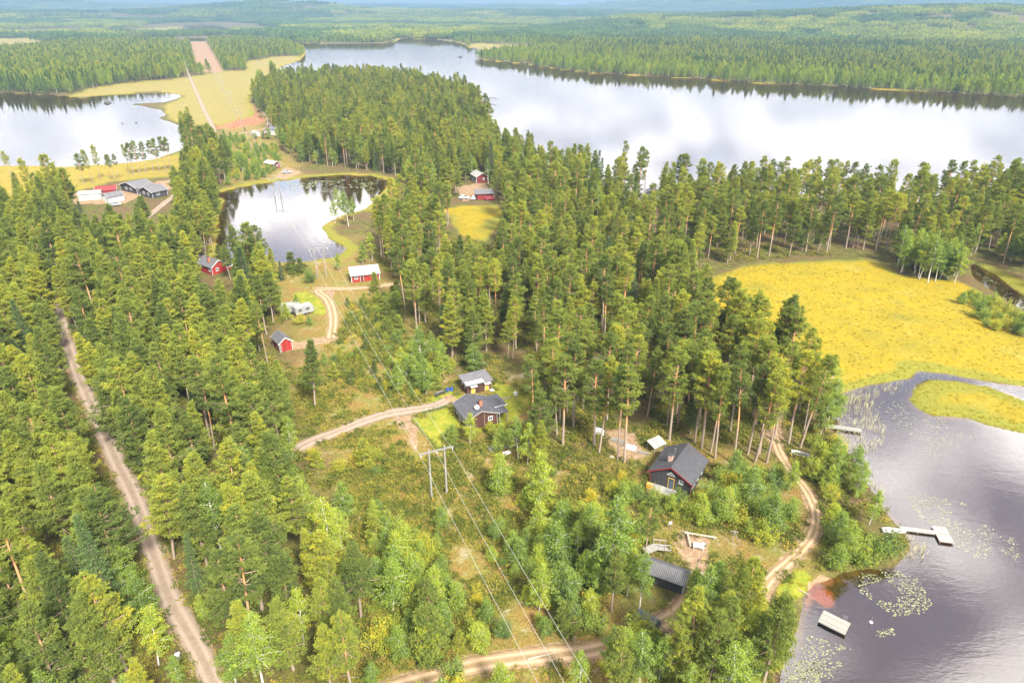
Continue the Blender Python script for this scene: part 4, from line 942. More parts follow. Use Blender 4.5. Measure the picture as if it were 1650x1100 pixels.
    for x, y, kd, ty in far_fill():
        m = len(x); PX.append(x); PY.append(y)
        if kd == 'one':
            birchy = np.clip((ty - .31) * 3.2, .06, .85); b = g.random(m) < birchy; spr = fbm(x, y, 150, 75) > .56
            ID.append(np.where(b, 4 + g.integers(0, 2, m), np.where(spr & (g.random(m) < .85), 3, g.integers(0, 4, m)))); SC.append(g.uniform(.62, 1.12, m))
        elif kd == 'stand': ID.append(6 + np.where(fbm(x, y, 500, 76) > .52, 2, g.integers(0, 2, m))); SC.append(g.uniform(.85, 1.1, m))
        else: ID.append(9 + np.where(fbm(x, y, 1300, 76) > .52, 2, g.integers(0, 2, m))); SC.append(g.uniform(.85, 1.1, m))
    PX, PY, SC, ID = map(np.concatenate, (PX, PY, SC, ID))
    stuff('distant_forest', np.stack([PX, PY, height(PX, PY) - .1], -1), g.uniform(0, 6.28, len(PX)), SC, ID, protos, 'forest covering the land and hills beyond the lakes')
    print('PLANTS', n, 'individual', indiv.sum(), {k: int(((names == k) & indiv).sum()) for k in CAP}, {k: int((names == k).sum()) for k in CAP}, 'far', len(PX))
    # ---- ground cover
    def cover(name, protos, lab, polys, sp, rmax, size, keep):
        xs, ys = [], []
        for P in polys:
            x, y = hexgrid(P, sp, g, .5); xs.append(x); ys.append(y)
        x = np.concatenate(xs); y = np.concatenate(ys); ok = keep(x, y) & (np.hypot(x, y) < rmax)
        x, y = x[ok], y[ok]; s_ = g.uniform(size[0], size[1], len(x))
        stuff(name, np.stack([x, y, height(x, y)], -1), g.uniform(0, 6.28, len(x)), np.stack([s_, s_, s_ * g.uniform(.7, 1.3, len(x))], -1), g.integers(0, len(protos), len(x)), protos, lab)
        print(name, len(x))
    allz = [v[0] for k, v in ZN.items() if not k.startswith('far')]
    extra = [W([(480,600),(600,470),(700,580),(860,610),(1000,590),(1300,640),(1330,800),(1290,930),(1230,960),(1050,1040),(600,1090),(560,800),(500,720)]), W([(1090,850),(1250,880),(1230,960),(1130,960)])]
    cover('undergrowth', PR['floor'], 'low heather and blueberry growth on the ground', allz + extra, 1.45, 230, (.6, 1.5),
          lambda x, y: (openland(x, y) > -.5) & (bogsd(x, y) > .2) & (fbm(x, y, 6, 80) > .40))
    cover('sedge', PR['sedge'], 'yellow sedge tussocks on the bog', [B1, ISLET, B1b, B4, LAWN4], .9, 215, (.25, .6),
          lambda x, y: (np.min(lakesd(x, y), axis=0) > .1) & (g.random(len(x)) < np.where(bogsd(x, y) > -3.5, .6, .2)))
# ------------------------------------------------------------------ buildings
def bmat():
    M['black_board'] = boards('black_boards', (.030, .028, .030)); M['red_board'] = boards('falun_red_boards', (.20, .016, .011)); M['brown_board'] = boards('brown_boards', (.052, .022, .015)); M['dark_board'] = boards('dark_grey_boards', (.035, .032, .036))
    M['darkred_board'] = boards('dark_red_boards', (.09, .013, .013))
    M['white_paint'] = flat('white_paint', (.36, .36, .35), .6, .12); M['red_paint'] = flat('red_paint', (.14, .016, .016), .6, .2); M['yellow_paint'] = flat('yellow_paint', (.42, .25, .04), .6, .15); M['ochre'] = flat('ochre_paint', (.36, .20, .025), .6, .2)
    M['dark_roof'] = flat('dark_metal_roof', (.042, .042, .048), .45, .22, 1.2, .5); M['slate_roof'] = flat('dark_roof_felt', (.046, .046, .054), .8, .25, 1.5); M['grey_roof'] = flat('grey_roof', (.075, .073, .08), .6, .2, 1.0); M['white_roof'] = flat('pale_roof', (.20, .20, .185), .6, .2, .8); M['light_metal'] = flat('corrugated_metal', (.085, .083, .087), .45, .3, 2.0, .5)
    M['brick'] = flat('brick', (.26, .09, .055), .9, .3, 9); M['paleplaster'] = flat('pale_brick', (.30, .20, .165), .9, .25, 9); M['black_metal'] = flat('black_metal', (.03, .03, .03), .5); M['grey_metal'] = flat('galvanised_metal', (.17, .17, .17), .4, .2, 4, .5, .3)
    M['glass'] = flat('window_glass', (.045, .06, .075), .08, .3, 1, .8); M['concrete'] = flat('concrete', (.38, .36, .34), .9, .2, 4)
    M['grey_wood'] = planks('weathered_planks', (.20, .195, .18), .14, 0); M['grey_wood_y'] = planks('weathered_planks_across', (.165, .16, .14), .14, 1); M['pale_wood'] = planks('pale_planks', (.20, .195, .18), .13, 1)
    M['old_wood'] = flat('weathered_wood', (.18, .16, .14), .9, .35, 5); M['pole_wood'] = flat('pole_wood', (.17, .16, .14), .9, .25, 3); M['log'] = flat('peeled_log', (.22, .19, .15), .9, .25, 4); M['blue_plastic'] = flat('blue_plastic', (.015, .06, .25), .4, .15); M['dark_green'] = flat('dark_green_tarpaulin', (.045, .060, .050), .6, .4, 5); M['tarp'] = flat('white_tarpaulin', (.36, .36, .38), .5, .2, 4); M['black_tarp'] = flat('black_tarpaulin', (.012, .012, .013), .4, .3, 5)
    M['stone'] = flat('granite', (.24, .23, .215), .95, .35, 4); M['sand_plank'] = flat('orange_plank', (.36, .21, .10), .8, .25, 5); M['skin'] = flat('skin', (.50, .30, .22), .6, .1); M['white_cloth'] = flat('white_cloth', (.75, .75, .76), .9, .1, 9); M['grey_cloth'] = flat('grey_cloth', (.16, .17, .20), .9, .2, 9); M['black_hair'] = flat('dark_hair', (.015, .013, .012), .5, .2, 20); M['rubber'] = flat('rubber', (.02, .02, .02), .9); M['car_grey'] = flat('grey_car_paint', (.22, .22, .23), .25, .1, 2, .6); M['car_white'] = flat('white_car_paint', (.4, .4, .4), .25, .1, 2, .6); M['car_red'] = flat('red_car_paint', (.30, .02, .03), .25, .1, 2, .6)
    M['wire'] = flat('aluminium_wire', (.27, .265, .255), .5, .1, 5, .4)
    M['caravan_paint'] = flat('caravan_paint', (.17, .17, .165), .4, .12)
    M['glass_white'] = flat('porcelain', (.4, .4, .39), .3)
def window(root, pos, ax, w, h, frame='white_paint', cross=True, dep=.06):
    """pos: centre on the wall; ax: ('x',sign) wall faces -y/+y, ('y',sign) wall faces -x/+x"""
    f = MB(); g_ = MB(); cx, cy, cz = pos; sg = ax[1]
    def bar(u0, z0, u1, z1, t0, t1, m, mb):
        if ax[0] == 'x': mb.box(cx + u0, cy + min(sg * t0, sg * t1), cz + z0, cx + u1, cy + max(sg * t0, sg * t1), cz + z1, m)
        else: mb.box(cx + min(sg * t0, sg * t1), cy + u0, cz + z0, cx + max(sg * t0, sg * t1), cy + u1, cz + z1, m)
    b = .11; m = M[frame]
    bar(-w/2, h/2 - b, w/2, h/2, 0, dep, m, f); bar(-w/2, -h/2, w/2, -h/2 + b, 0, dep, m, f); bar(-w/2, -h/2 + b, -w/2 + b, h/2 - b, 0, dep, m, f); bar(w/2 - b, -h/2 + b, w/2, h/2 - b, 0, dep, m, f)
    if cross: bar(-.03, -h/2 + b, .03, h/2 - b, .02, dep - .008, m, f)
    bar(-w/2 + b, -h/2 + b, w/2 - b, h/2 - b, -.02, .012, M['glass'], g_)
    o = f.build('window', root); g_.build('pane', o); return o
def door(root, pos, ax, w, h, mat, frame=None):
    cx, cy, cz = pos; sg = ax[1]; d = MB(); hd = MB()
    def bar(mb, u0, z0, u1, z1, t0, t1, m):
        if ax[0] == 'x': mb.box(cx + u0, cy + min(sg*t0, sg*t1), cz + z0, cx + u1, cy + max(sg*t0, sg*t1), cz + z1, m)
        else: mb.box(cx + min(sg*t0, sg*t1), cy + u0, cz + z0, cx + max(sg*t0, sg*t1), cy + u1, cz + z1, m)
    bar(d, -w/2, 0, w/2, h, -.02, .035, M[mat])
    o = d.build('door', root); bar(hd, w/2 - .16, h * .46, w/2 - .08, h * .5, .035, .085, M['black_metal']); hd.build('handle', o)
    if frame:
        f = MB(); bar(f, -w/2 - .1, 0, -w/2, h + .1, 0, .05, M[frame]); bar(f, w/2, 0, w/2 + .1, h + .1, 0, .05, M[frame]); bar(f, -w/2, h, w/2, h + .1, 0, .05, M[frame]); f.build('door_frame', o)
    return o
def gable_house(name, label, cat, loc, rz, Wd, L, eave, ridge, wall, roof, trim, oh=.35, ribs=.4, group=None, rx=0.0, ribm=None, base=True):
    """local x across the gable (front gable at y=0, faces -y), y along the ridge; rx moves the ridge sideways"""
    root = empty(name, (loc[0], loc[1], loc[2]), rz, label, cat, group); FOOT.append((loc[0] - math.sin(rz) * L / 2, loc[1] + math.cos(rz) * L / 2, max(Wd, L) * .62 + .6))
    w = MB(); h = Wd / 2
    w.prism([(-h, -.5), (h, -.5), (h, eave), (rx, ridge), (-h, eave)], 0, L, M[wall]); wo = w.build('wall', root)
    t = .10; r = MB(); th = .06
    for sg in (-1, 1):
        ex = sg * h; run = ex - rx; sl = (eave - ridge) / abs(run); ux = ex + sg * oh; uz = eave + sl * oh
        a = (rx, ridge + .03); b_ = (ux, uz + .03)
        r.prism([a, b_, (b_[0], b_[1] + t), (a[0], a[1] + t)] if sg > 0 else [b_, a, (a[0], a[1] + t), (b_[0], b_[1] + t)], -oh, L + oh, M[roof])
        if ribs:
            n = int((L + 2 * oh) / ribs)
            for k in range(n + 1):
                y = -oh + .04 + k * (L + 2 * oh - .08) / n
                r.beam((rx + sg * .06, y, ridge + t + .045), (ux - sg * .01, y, uz + t + .045), .05, .04, M[ribm or roof])
    r.beam((rx, -oh, ridge + t + .06), (rx, L + oh, ridge + t + .06), .22, .05, M[roof])
    ro = r.build('roof', root)
    if trim:
        b = MB()
        for y in (-oh - .035, L + oh + .035):
            for sg in (-1, 1):
                ex = sg * h; sl = (eave - ridge) / abs(ex - rx); b.beam((rx, y, ridge + .06), (ex + sg * (oh + .03), y, eave + sl * (oh + .03) + .06), .055, .2, M[trim])
        b.build('roof_trim', root)
        c = MB()
        for x in (-h, h):
            for y in (0, L):
                sx = 1 if x > 0 else -1; sy = 1 if y > 0 else -1
                c.box(min(x - .08 * sx, x + .03 * sx), min(y - .08*sy, y + .03 * sy), -.1, max(x - .08 * sx, x + .03 * sx), max(y - .08*sy, y + .03 * sy), eave - .02, M[trim])
        c.build('corner_board', root)
    return root, wo, ro
def chimney(roof, x, y, z0, z1, s=.55, mat='brick'):
    c = MB(); c.box(x - s/2, y - s/2, z0, x + s/2, y + s/2, z1, M[mat]); c.box(x - s/2 - .05, y - s/2 - .05, z1 - .18, x + s/2 + .05, y + s/2 + .05, z1 - .08, M[mat]); o = c.build('chimney', roof)
    k = MB(); k.box(x - s/2 - .04, y - s/2 - .04, z1 + .12, x + s/2 + .04, y + s/2 + .04, z1 + .17, M['black_metal'])
    for a in (-1, 1):
        for b in (-1, 1): k.box(x + a*(s/2-.05) - .02, y + b*(s/2-.05) - .02, z1, x + a*(s/2-.05) + .02, y + b*(s/2-.05) + .02, z1 + .12, M['black_metal'])
    k.build('chimney_cap', roof); return o
def frame_of(a, b, z):
    """front corners a (left) and b (right) as photo pixels at height z -> centre, turn, width"""
    A, B = gp(*a, z), gp(*b, z); d = B - A
    return (A + B) / 2, math.atan2(d.y, d.x), d.length
def buildings():
    # --- black cabin with red trim
    c, rz, wd = frame_of((1044,757), (1117,782), 2.55)
    Lx = 8.2; root, wo, ro = gable_house('cabin', 'black wooden cabin with red trim and dark ribbed metal roof', 'cabin', (c.x + .3 * -math.sin(rz), c.y + .3 * math.cos(rz), .15), rz, wd - .7, 7.4, 2.35, 4.25, 'black_board', 'dark_roof', 'red_paint', .36, .42)
    h = (wd - .7) / 2
    chimney(ro, -1.0, 2.1, 3.3, 4.85, .62, 'paleplaster')
    p = MB(); p.tube((-.62, 2.75, 3.7), (-.62, 2.75, 5.9), .07, .07, M['light_metal']); p.tube((-.62, 2.75, 5.75), (-.62, 2.75, 6.0), .13, .13, M['light_metal']); p.build('flue_pipe', ro)
    door(root, (.15, 0, .1), ('x', -1), .85, 1.95, 'glass', 'ochre'); window(root, (1.75, 0, 2.0), ('x', -1), .75, .75)
    g_ = MB(); g_.prism([(-.75, 2.62), (.75, 2.62), (0, 3.35)], -.06, -.01, M['white_paint']); gw = g_.build('gable_window', root)
    gg = MB(); gg.prism([(-.48, 2.72), (-.05, 2.72), (-.05, 3.1)], -.075, -.055, M['glass']); gg.prism([(.05, 2.72), (.48, 2.72), (.05, 3.1)], -.075, -.055, M['glass']); gg.build('pane', gw)
    for y, w in ((1.2, 1.5), (3.3, .9), (5.4, .9)): window(root, (h, y, 1.45), ('y', 1), w, 1.0)
    window(root, (-h, 3.0, 1.45), ('y', -1), 1.2, 1.0)
    dk = MB(); dk.box(-h + .2, -1.9, -.3, 1.2, -.02, .08, M['grey_wood']); dk.build('deck', root)
    rl = MB()
    for x in (-h + .3, -h + 1.3): rl.box(x, -1.85, .08, x + .07, -1.78, 1.0, M['old_wood'])
    rl.box(-h + .3, -1.86, .93, -h + 1.37, -1.76, 1.0, M['old_wood']); rl.build('railing', root)
    def ploc(px_, z=0): q = gp(px_[0], px_[1], z); return (q.x, q.y, height1(q.x, q.y))
    bx = MB(); bx.box(-.45, -.35, 0, .45, .35, .75, M['ochre']); bx.box(-.5, -.4, .75, .5, .4, .82, M['ochre']); o = bx.build('storage_box', None, .02); o.location = Vector(ploc((1046, 787))); o.rotation_euler.z = rz
    setp(o, 'ochre yellow storage box at the corner of the black cabin', 'box')
    # --- brown house with dish
    c, rz, wd = frame_of((749,679), (807,664), 2.5); wd = 6.6
    root, wo, ro = gable_house('house', 'brown house with dark seamed roof, brick chimney and dish', 'house', (c.x - .3 * math.sin(rz), c.y + .3 * math.cos(rz), .15), rz, wd - .6, 6.4, 2.3, 3.55, 'brown_board', 'slate_roof', 'old_wood', .34, .42, None, -.25)
    h = (wd - .6) / 2
    chimney(ro, .55, 2.1, 3.0, 4.45, .55, 'brick')
    d = MB(); d.lathe([(.02, 0), (.25, .03), (.42, .12), (.45, .16), (.42, .14), (.24, .06), (.02, .03)], 0, 0, M['white_paint']); d.tube((0, 0, .04), (0, .18, .45), .015, .015, M['grey_metal'], 5)
    o = d.build('satellite_dish', None); o.parent = ro; o.location = (-.65, .9, 3.95); o.rotation_euler = (R(55), 0, R(-25))
    st = MB(); st.tube((-.65, .9, 3.3), (-.65, .9, 3.95), .03, .03, M['grey_metal'], 6); st.build('dish_mast', ro)
    for y, w, hh in ((.9, .9, 1.0), (2.2, 1.1, 1.1), (3.6, 1.0, 1.8), (5.1, 1.1, 1.0)): window(root, (-h, y, 1.4 if hh < 1.5 else 1.05), ('y', -1), w, hh)
    window(root, (1.6, 0, 1.45), ('x', -1), .9, .95)
    pp = MB(); pp.tube((.35, -.07, 0), (.35, -.07, 3.2), .045, .045, M['old_wood'], 6); pp.build('drainpipe', root)
    ex = MB(); ex.box(h + .01, 2.4, -.4, h + 2.6, 6.0, 2.05, M['brown_board']); ex.build('annex_wall', root)
    er = MB(); er.hexa([(h - .2, 2.0, 2.22), (h + 3.0, 2.0, 2.08), (h + 3.0, 6.4, 2.08), (h - .2, 6.4, 2.22), (h - .2, 2.0, 2.34), (h + 3.0, 2.0, 2.2), (h + 3.0, 6.4, 2.2), (h - .2, 6.4, 2.34)], M['slate_roof']); er.build('annex_roof', root)
    et = MB(); et.box(h - .15, 1.93, 2.08, h + 3.0, 1.985, 2.3, M['white_paint']); et.build('roof_trim', root)
    po = MB(); po.box(h + .3, -.3, -.2, h + .45, -.15, 2.1, M['old_wood']); po.box(h + .02, -.35, 2.1, h + 2.2, 1.9, 2.2, M['slate_roof']); po.box(h + 1.9, -.3, -.2, h + 2.05, -.15, 2.1, M['old_wood']); po.build('porch', root)
    # --- brown hut with yellow doors
    c, rz, wd = frame_of((751,622), (793,612), 2.35)
    root = empty('hut', (c.x - .15 * math.sin(rz), c.y + .2 * math.cos(rz), .15), rz, 'small brown hut with two yellow doors and a flat grey roof', 'hut'); FOOT.append((c.x - 1.6 * math.sin(rz), c.y + 1.6 * math.cos(rz), 4.2))
    h = wd / 2 - .25; w = MB()
    w.hexa([(-h, 0, -.5), (h, 0, -.5), (h, 3.3, -.5), (-h, 3.3, -.5), (-h, 0, 2.2), (h, 0, 2.2), (h, 3.3, 2.55), (-h, 3.3, 2.55)], M['brown_board']); w.build('wall', root)
    r = MB(); r.hexa([(-h - .4, -.5, 2.2), (h + .4, -.5, 2.2), (h + .4, 3.8, 2.66), (-h - .4, 3.8, 2.66), (-h - .4, -.5, 2.32), (h + .4, -.5, 2.32), (h + .4, 3.8, 2.78), (-h - .4, 3.8, 2.78)], M['grey_roof']); ro = r.build('roof', root)
    s_ = MB()
    for k in range(4): s_.hexa([(-h - .2 + k * 1.0, -.45, 2.34), (-h + .72 + k * 1.0, -.45, 2.34), (-h + .72 + k * 1.0, .9, 2.485), (-h - .2 + k * 1.0, .9, 2.485), (-h - .2 + k * 1.0, -.45, 2.36), (-h + .72 + k * 1.0, -.45, 2.36), (-h + .72 + k * 1.0, .9, 2.505), (-h - .2 + k * 1.0, .9, 2.505)], M['white_roof'])
    s_.build('roof_sheet', ro)
    for x in (-h + 1.3, h - .9):
        door(root, (x, 0, .05), ('x', -1), .8, 1.8, 'yellow_paint', 'old_wood'); a = MB(); a.hexa([(x - .7, -.75, 1.8), (x + .7, -.75, 1.8), (x + .7, -.02, 2.05), (x - .7, -.02, 2.05), (x - .7, -.75, 1.85), (x + .7, -.75, 1.85), (x + .7, -.02, 2.1), (x - .7, -.02, 2.1)], M['white_paint']); a.build('awning', root)
    window(root, (-h, 1.0, 1.4), ('y', -1), .5, .6, 'white_paint', False); window(root, (-h, 2.4, 1.5), ('y', -1), .5, .6, 'white_paint', False)
    dt = MB(); dt.box(h - .45, -1.0, -.3, h + .4, -.1, .16, M['concrete']); dt.build('step', root)
    # --- shed with corrugated roof
    A = gp(1101, 943, 2.0); B = gp(1119, 918, 2.0); rz = R(62); wd = 3.3; cc = A + Vector((math.cos(rz), math.sin(rz), 0)) * wd / 2
    root, wo, ro = gable_house('shed', 'dark shed with corrugated roof and white gable', 'shed', (cc.x, cc.y, .12), rz, wd - .5, 6.2, 1.75, 2.7, 'dark_board', 'slate_roof', 'white_paint', .25, 0)
    h = (wd - .5) / 2; cr = MB()
    for k in range(30):
        y = -.24 + k * .225; sl = (1.75 - 2.7) / h
        cr.beam((-.05, y, 2.7 + .12 + .03), (-h - .26, y, 1.75 + sl * .26 + .13 + .03), .13, .07, M['light_metal'])
    cr.build('roof_sheet', ro)
    gb = MB(); gb.prism([(-h + .02, -.4), (h - .02, -.4), (h - .02, 1.7), (0, 2.6), (-h + .02, 1.7)], -.05, -.005, M['white_paint']); gb.build('gable_cladding', root)
    door(root, (.35, -.05, .05), ('x', -1), .8, 1.6, 'grey_wood', None)
    pk = MB(); pk.beam((h + .9, -.3, .9), (h + .9, 6, .9), .06, .12, M['sand_plank']); pk.beam((h + .9, -.3, .55), (h + .9, 6, .55), .06, .10, M['sand_plank'])
    for y in (-.2, 1.8, 3.8, 5.8): pk.beam((h + .95, y, -.2), (h + .95, y, 1.0), .08, .08, M['sand_plank'])
    o = pk.build('plank_fence', None); o.location = root.location; o.rotation_euler.z = rz; setp(o, 'low orange plank fence along the back of the shed', 'fence')
    # --- red house with brick chimney
    c, rz, wd = frame_of((341,432), (364,425), 2.3)
    root, wo, ro = gable_house('house', 'red house with white trim and a brick chimney by the pond', 'house', (c.x, c.y, .15), rz, 4.8, 7.0, 2.3, 3.9, 'red_board', 'grey_roof', 'white_paint', .3, .5)
    chimney(ro, -1.3, 2.6, 2.9, 4.7, .6); window(root, (-.7, 0, 1.3), ('x', -1), .95, 1.0); window(root, (-2.4, 1.2, 1.3), ('y', -1), .9, 1.0)
    ve = MB(); ve.box(2.42, .25, -.4, 4.6, 3.6, .8, M['red_board']); ve.box(2.42, .3, .8, 4.55, 3.55, 2.05, M['white_paint']); ve.hexa([(2.3, 0, 2.25), (4.9, 0, 1.95), (4.9, 4, 1.95), (2.3, 4, 2.25), (2.3, 0, 2.35), (4.9, 0, 2.05), (4.9, 4, 2.05), (2.3, 4, 2.35)], M['grey_roof']); ve.build('veranda', root)
    window(root, (3.1, .3, 1.4), ('x', -1), .7, 1.0); window(root, (4.0, .3, 1.4), ('x', -1), .7, 1.0)
    # --- small red cabin
    q = gp(462, 566); rz = R(38)
    root, wo, ro = gable_house('cabin', 'small red cabin with pale grey roof and white corner boards', 'cabin', (q.x, q.y, .12), rz, 2.9, 4.4, 2.2, 3.3, 'red_board', 'grey_roof', 'white_paint', .25, .5)
    window(root, (-1.45, 1.1, 1.3), ('y', -1), .9, .9); lg = MB(); 
    for k in range(4): lg.box(-1.46 + .05, -.32, .1 + k * .5, -1.1, -.02, .45 + k * .5, M['old_wood'])
    lg.build('firewood', root)
    # --- white roofed red cottage
    c, rz, wd = frame_of((566,455), (613,450), .2)
    root = empty('cottage', (c.x, c.y, .15), rz, 'long red cottage with white roof and white door frames', 'cottage'); FOOT.append((c.x, c.y + 2, 5.2)); h = wd / 2 - .2
    w = MB(); w.hexa([(-h, 0, -.5), (h, 0, -.5), (h, 4.2, -.5), (-h, 4.2, -.5), (-h, 0, 2.0), (h, 0, 2.0), (h, 4.2, 2.9), (-h, 4.2, 2.9)], M['red_board']); w.build('wall', root)
    r = MB(); r.hexa([(-h - .35, -.45, 1.93), (h + .35, -.45, 1.93), (h + .35, 4.6, 3.02), (-h - .35, 4.6, 3.02), (-h - .35, -.45, 2.05), (h + .35, -.45, 2.05), (h + .35, 4.6, 3.14), (-h - .35, 4.6, 3.14)], M['white_roof']); r.build('roof', root)
    for x in (-h + 2.9, h - 1.2): door(root, (x, 0, .05), ('x', -1), .8, 1.8, 'darkred_board', 'white_paint')
    window(root, (-h + 1.3, 0, 1.25), ('x', -1), 1.0, .9); cb = MB()
    for x in (-h, h): cb.box(x - .1, -.04, 0, x + .1, .1, 1.95, M['white_paint'])
    cb.build('corner_board', root)
    # --- twin dark houses with grey roofs
    for a, b, pk_, L, lab in (((193,299.5), (221,306), 2.2, 7.5, 'left and larger of two dark grey houses with pale grey roofs'), ((224,307.5), (246,313), 2.0, 6.5, 'right and smaller of two dark grey houses with pale grey roofs')):
        c, rz, wd = frame_of(a, b, 2.0)
        root, wo, ro = gable_house('house', lab, 'house', (c.x, c.y, .12), rz, wd - .8, L, 2.5, 4.2, 'dark_board', 'grey_roof', 'white_paint', .5, 0, 'twin dark houses')
        window(root, (-1.7, 0, 1.5), ('x', -1), 1.5, 1.1); window(root, (1.7, 0, 1.5), ('x', -1), 1.5, 1.1); window(root, ((wd - .8) / 2, 2.5, 1.5), ('y', 1), 1.4, 1.1)
    # --- other small buildings
    def small(px_, rz, Wd, L, e, rg, wall, roof, trim, name, lab, cat, wins=(), grp=None):
        q = gp(*px_); root, wo, ro = gable_house(name, lab, cat, (q.x, q.y, height1(q.x, q.y) + .1), rz, Wd, L, e, rg, wall, roof, trim, .3, 0, grp)
        for x in wins: window(root, (x, 0, e * .58), ('x', -1), .9, .9)
        return root, ro
    small((157,316), R(-65), 5.0, 7.5, 2.2, 3.4, 'red_board', 'red_paint', 'white_paint', 'cabin', 'bright red cabin left of the twin dark houses', 'cabin', (-1.2, 1.2))
    small((130,322), R(-72), 4.4, 8, 2.2, 3.0, 'white_paint', 'white_roof', None, 'barn', 'long pale-roofed building at the left end of the yard', 'building', (-1, 1))
    small((172,327), R(-35), 4.6, 6, 2.2, 3.5, 'white_paint', 'grey_roof', 'white_paint', 'cottage', 'white cottage with grey roof below the bright red cabin', 'cottage', (-1.1, 1.1))
    r_, ro = small((777,295), R(24), 5.4, 7.0, 2.7, 4.2, 'darkred_board', 'white_roof', 'white_paint', 'house', 'dark red house with pale roof and white side wall above the red garage', 'house', (0.8,))
    s_ = MB(); s_.box(-2.76, .1, -.3, -2.71, 6.9, 2.65, M['white_paint']); s_.build('side_cladding', r_); window(r_, (-2.76, 1.8, 1.6), ('y', -1), 1.8, 1.0, 'black_metal'); window(r_, (-2.76, 5.0, 1.6), ('y', -1), 1.2, 1.0, 'black_metal')
    q = gp(781.5, 322); root = empty('garage', (q.x, q.y, .12), R(12), 'low red garage with flat roof and two garage doors', 'garage'); FOOT.append((q.x, q.y + 3, 6)); w = MB()
    w.hexa([(-3.4, 0, -.4), (3.4, 0, -.4), (3.4, 5, -.4), (-3.4, 5, -.4), (-3.4, 0, 2.3), (3.4, 0, 2.3), (3.4, 5, 2.8), (-3.4, 5, 2.8)], M['darkred_board']); w.build('wall', root)
    r = MB(); r.hexa([(-3.9, -.5, 2.3), (3.9, -.5, 2.3), (3.9, 5.5, 2.9), (-3.9, 5.5, 2.9), (-3.9, -.5, 2.45), (3.9, -.5, 2.45), (3.9, 5.5, 3.05), (-3.9, 5.5, 3.05)], M['grey_roof']); r.build('roof', root)
    for x in (-2.1, -.1): door(root, (x, 0, .05), ('x', -1), 1.5, 2.0, 'red_paint', 'red_paint')
    root, ro = small((447,272), R(58), 4.2, 6.5, 2.2, 3.2, 'darkred_board', 'white_roof', 'white_paint', 'cabin', 'red cabin with pale roof on the sandy bank of the small pond', 'cabin', (0,))
    door(root, (1.2, 0, .05), ('x', -1), .8, 1.8, 'red_paint', 'white_paint')
    small((430,223), R(20), 4.5, 6, 2.2, 3.3, 'darkred_board', 'grey_roof', 'white_paint', 'cabin', 'small dark red cabin at the far end of the farm track', 'cabin', (-1, 1))
    small((414,220), R(30), 4, 5, 2.0, 3.0, 'white_paint', 'white_roof', None, 'cottage', 'low white cottage left of the far dark red cabin', 'cottage', (0,))
    small((452,218), R(60), 5, 7, 3.2, 4.8, 'white_paint', 'grey_roof', 'white_paint', 'house', 'tall white house at the edge of the headland wood', 'house', (-1.2, 1.2))
    small((515,248), R(5), 3.6, 3.0, 2.0, 2.8, 'white_paint', 'grey_roof', None, 'cottage', 'tiny white hut on the bank among the headland pines', 'hut', (0,))
    small((1113,655), R(-30), 5.2, 5.5, 2.2, 3.4, 'brown_board', 'dark_roof', 'white_paint', 'cabin', 'dark brown cabin half hidden among the pines behind the black cabin', 'cabin', (1.4,))
    small((1290,640), R(-20), 3.0, 3.2, 2.0, 2.8, 'darkred_board', 'grey_roof', None, 'shed', 'little red shed where the sandy path enters the pines', 'shed', ())
    small((990,312), R(35), 6, 7, 2.4, 3.9, 'brown_board', 'dark_roof', 'old_wood', 'cabin', 'brown cabin in the trees near the shore of the big lake', 'cabin', (-1, 1))
    small((1050,322), R(-10), 5, 6, 2.4, 3.8, 'white_paint', 'grey_roof', 'white_paint', 'cottage', 'white cottage in the trees near the shore of the big lake', 'cottage', (-1, 1))
    small((1015,365), R(-15), 5.5, 6, 2.3, 3.8, 'sand_plank', 'white_roof', 'white_paint', 'cottage', 'pale orange cottage half hidden at the back of the central wood', 'cottage', (-1, 1))
    # lean-to timber shelter behind the cabin
    q = gp(1057, 724); root = empty('wood_shelter', (q.x, q.y, .1), R(35), 'weathered plank lean-to roof on posts behind the black cabin', 'shelter'); r = MB()
    r.hexa([(-1.5, -1, 1.15), (1.5, -1, 1.15), (1.5, 1, 1.75), (-1.5, 1, 1.75), (-1.5, -1, 1.23), (1.5, -1, 1.23), (1.5, 1, 1.83), (-1.5, 1, 1.83)], M['grey_wood']); r.build('roof', root)
    for x in (-1.3, 1.3):
        for y, zz in ((-.85, 1.17), (.85, 1.7)): p = MB(); p.box(x - .05, y - .05, -.3, x + .05, y + .05, zz, M['old_wood']); p.build('post', root)
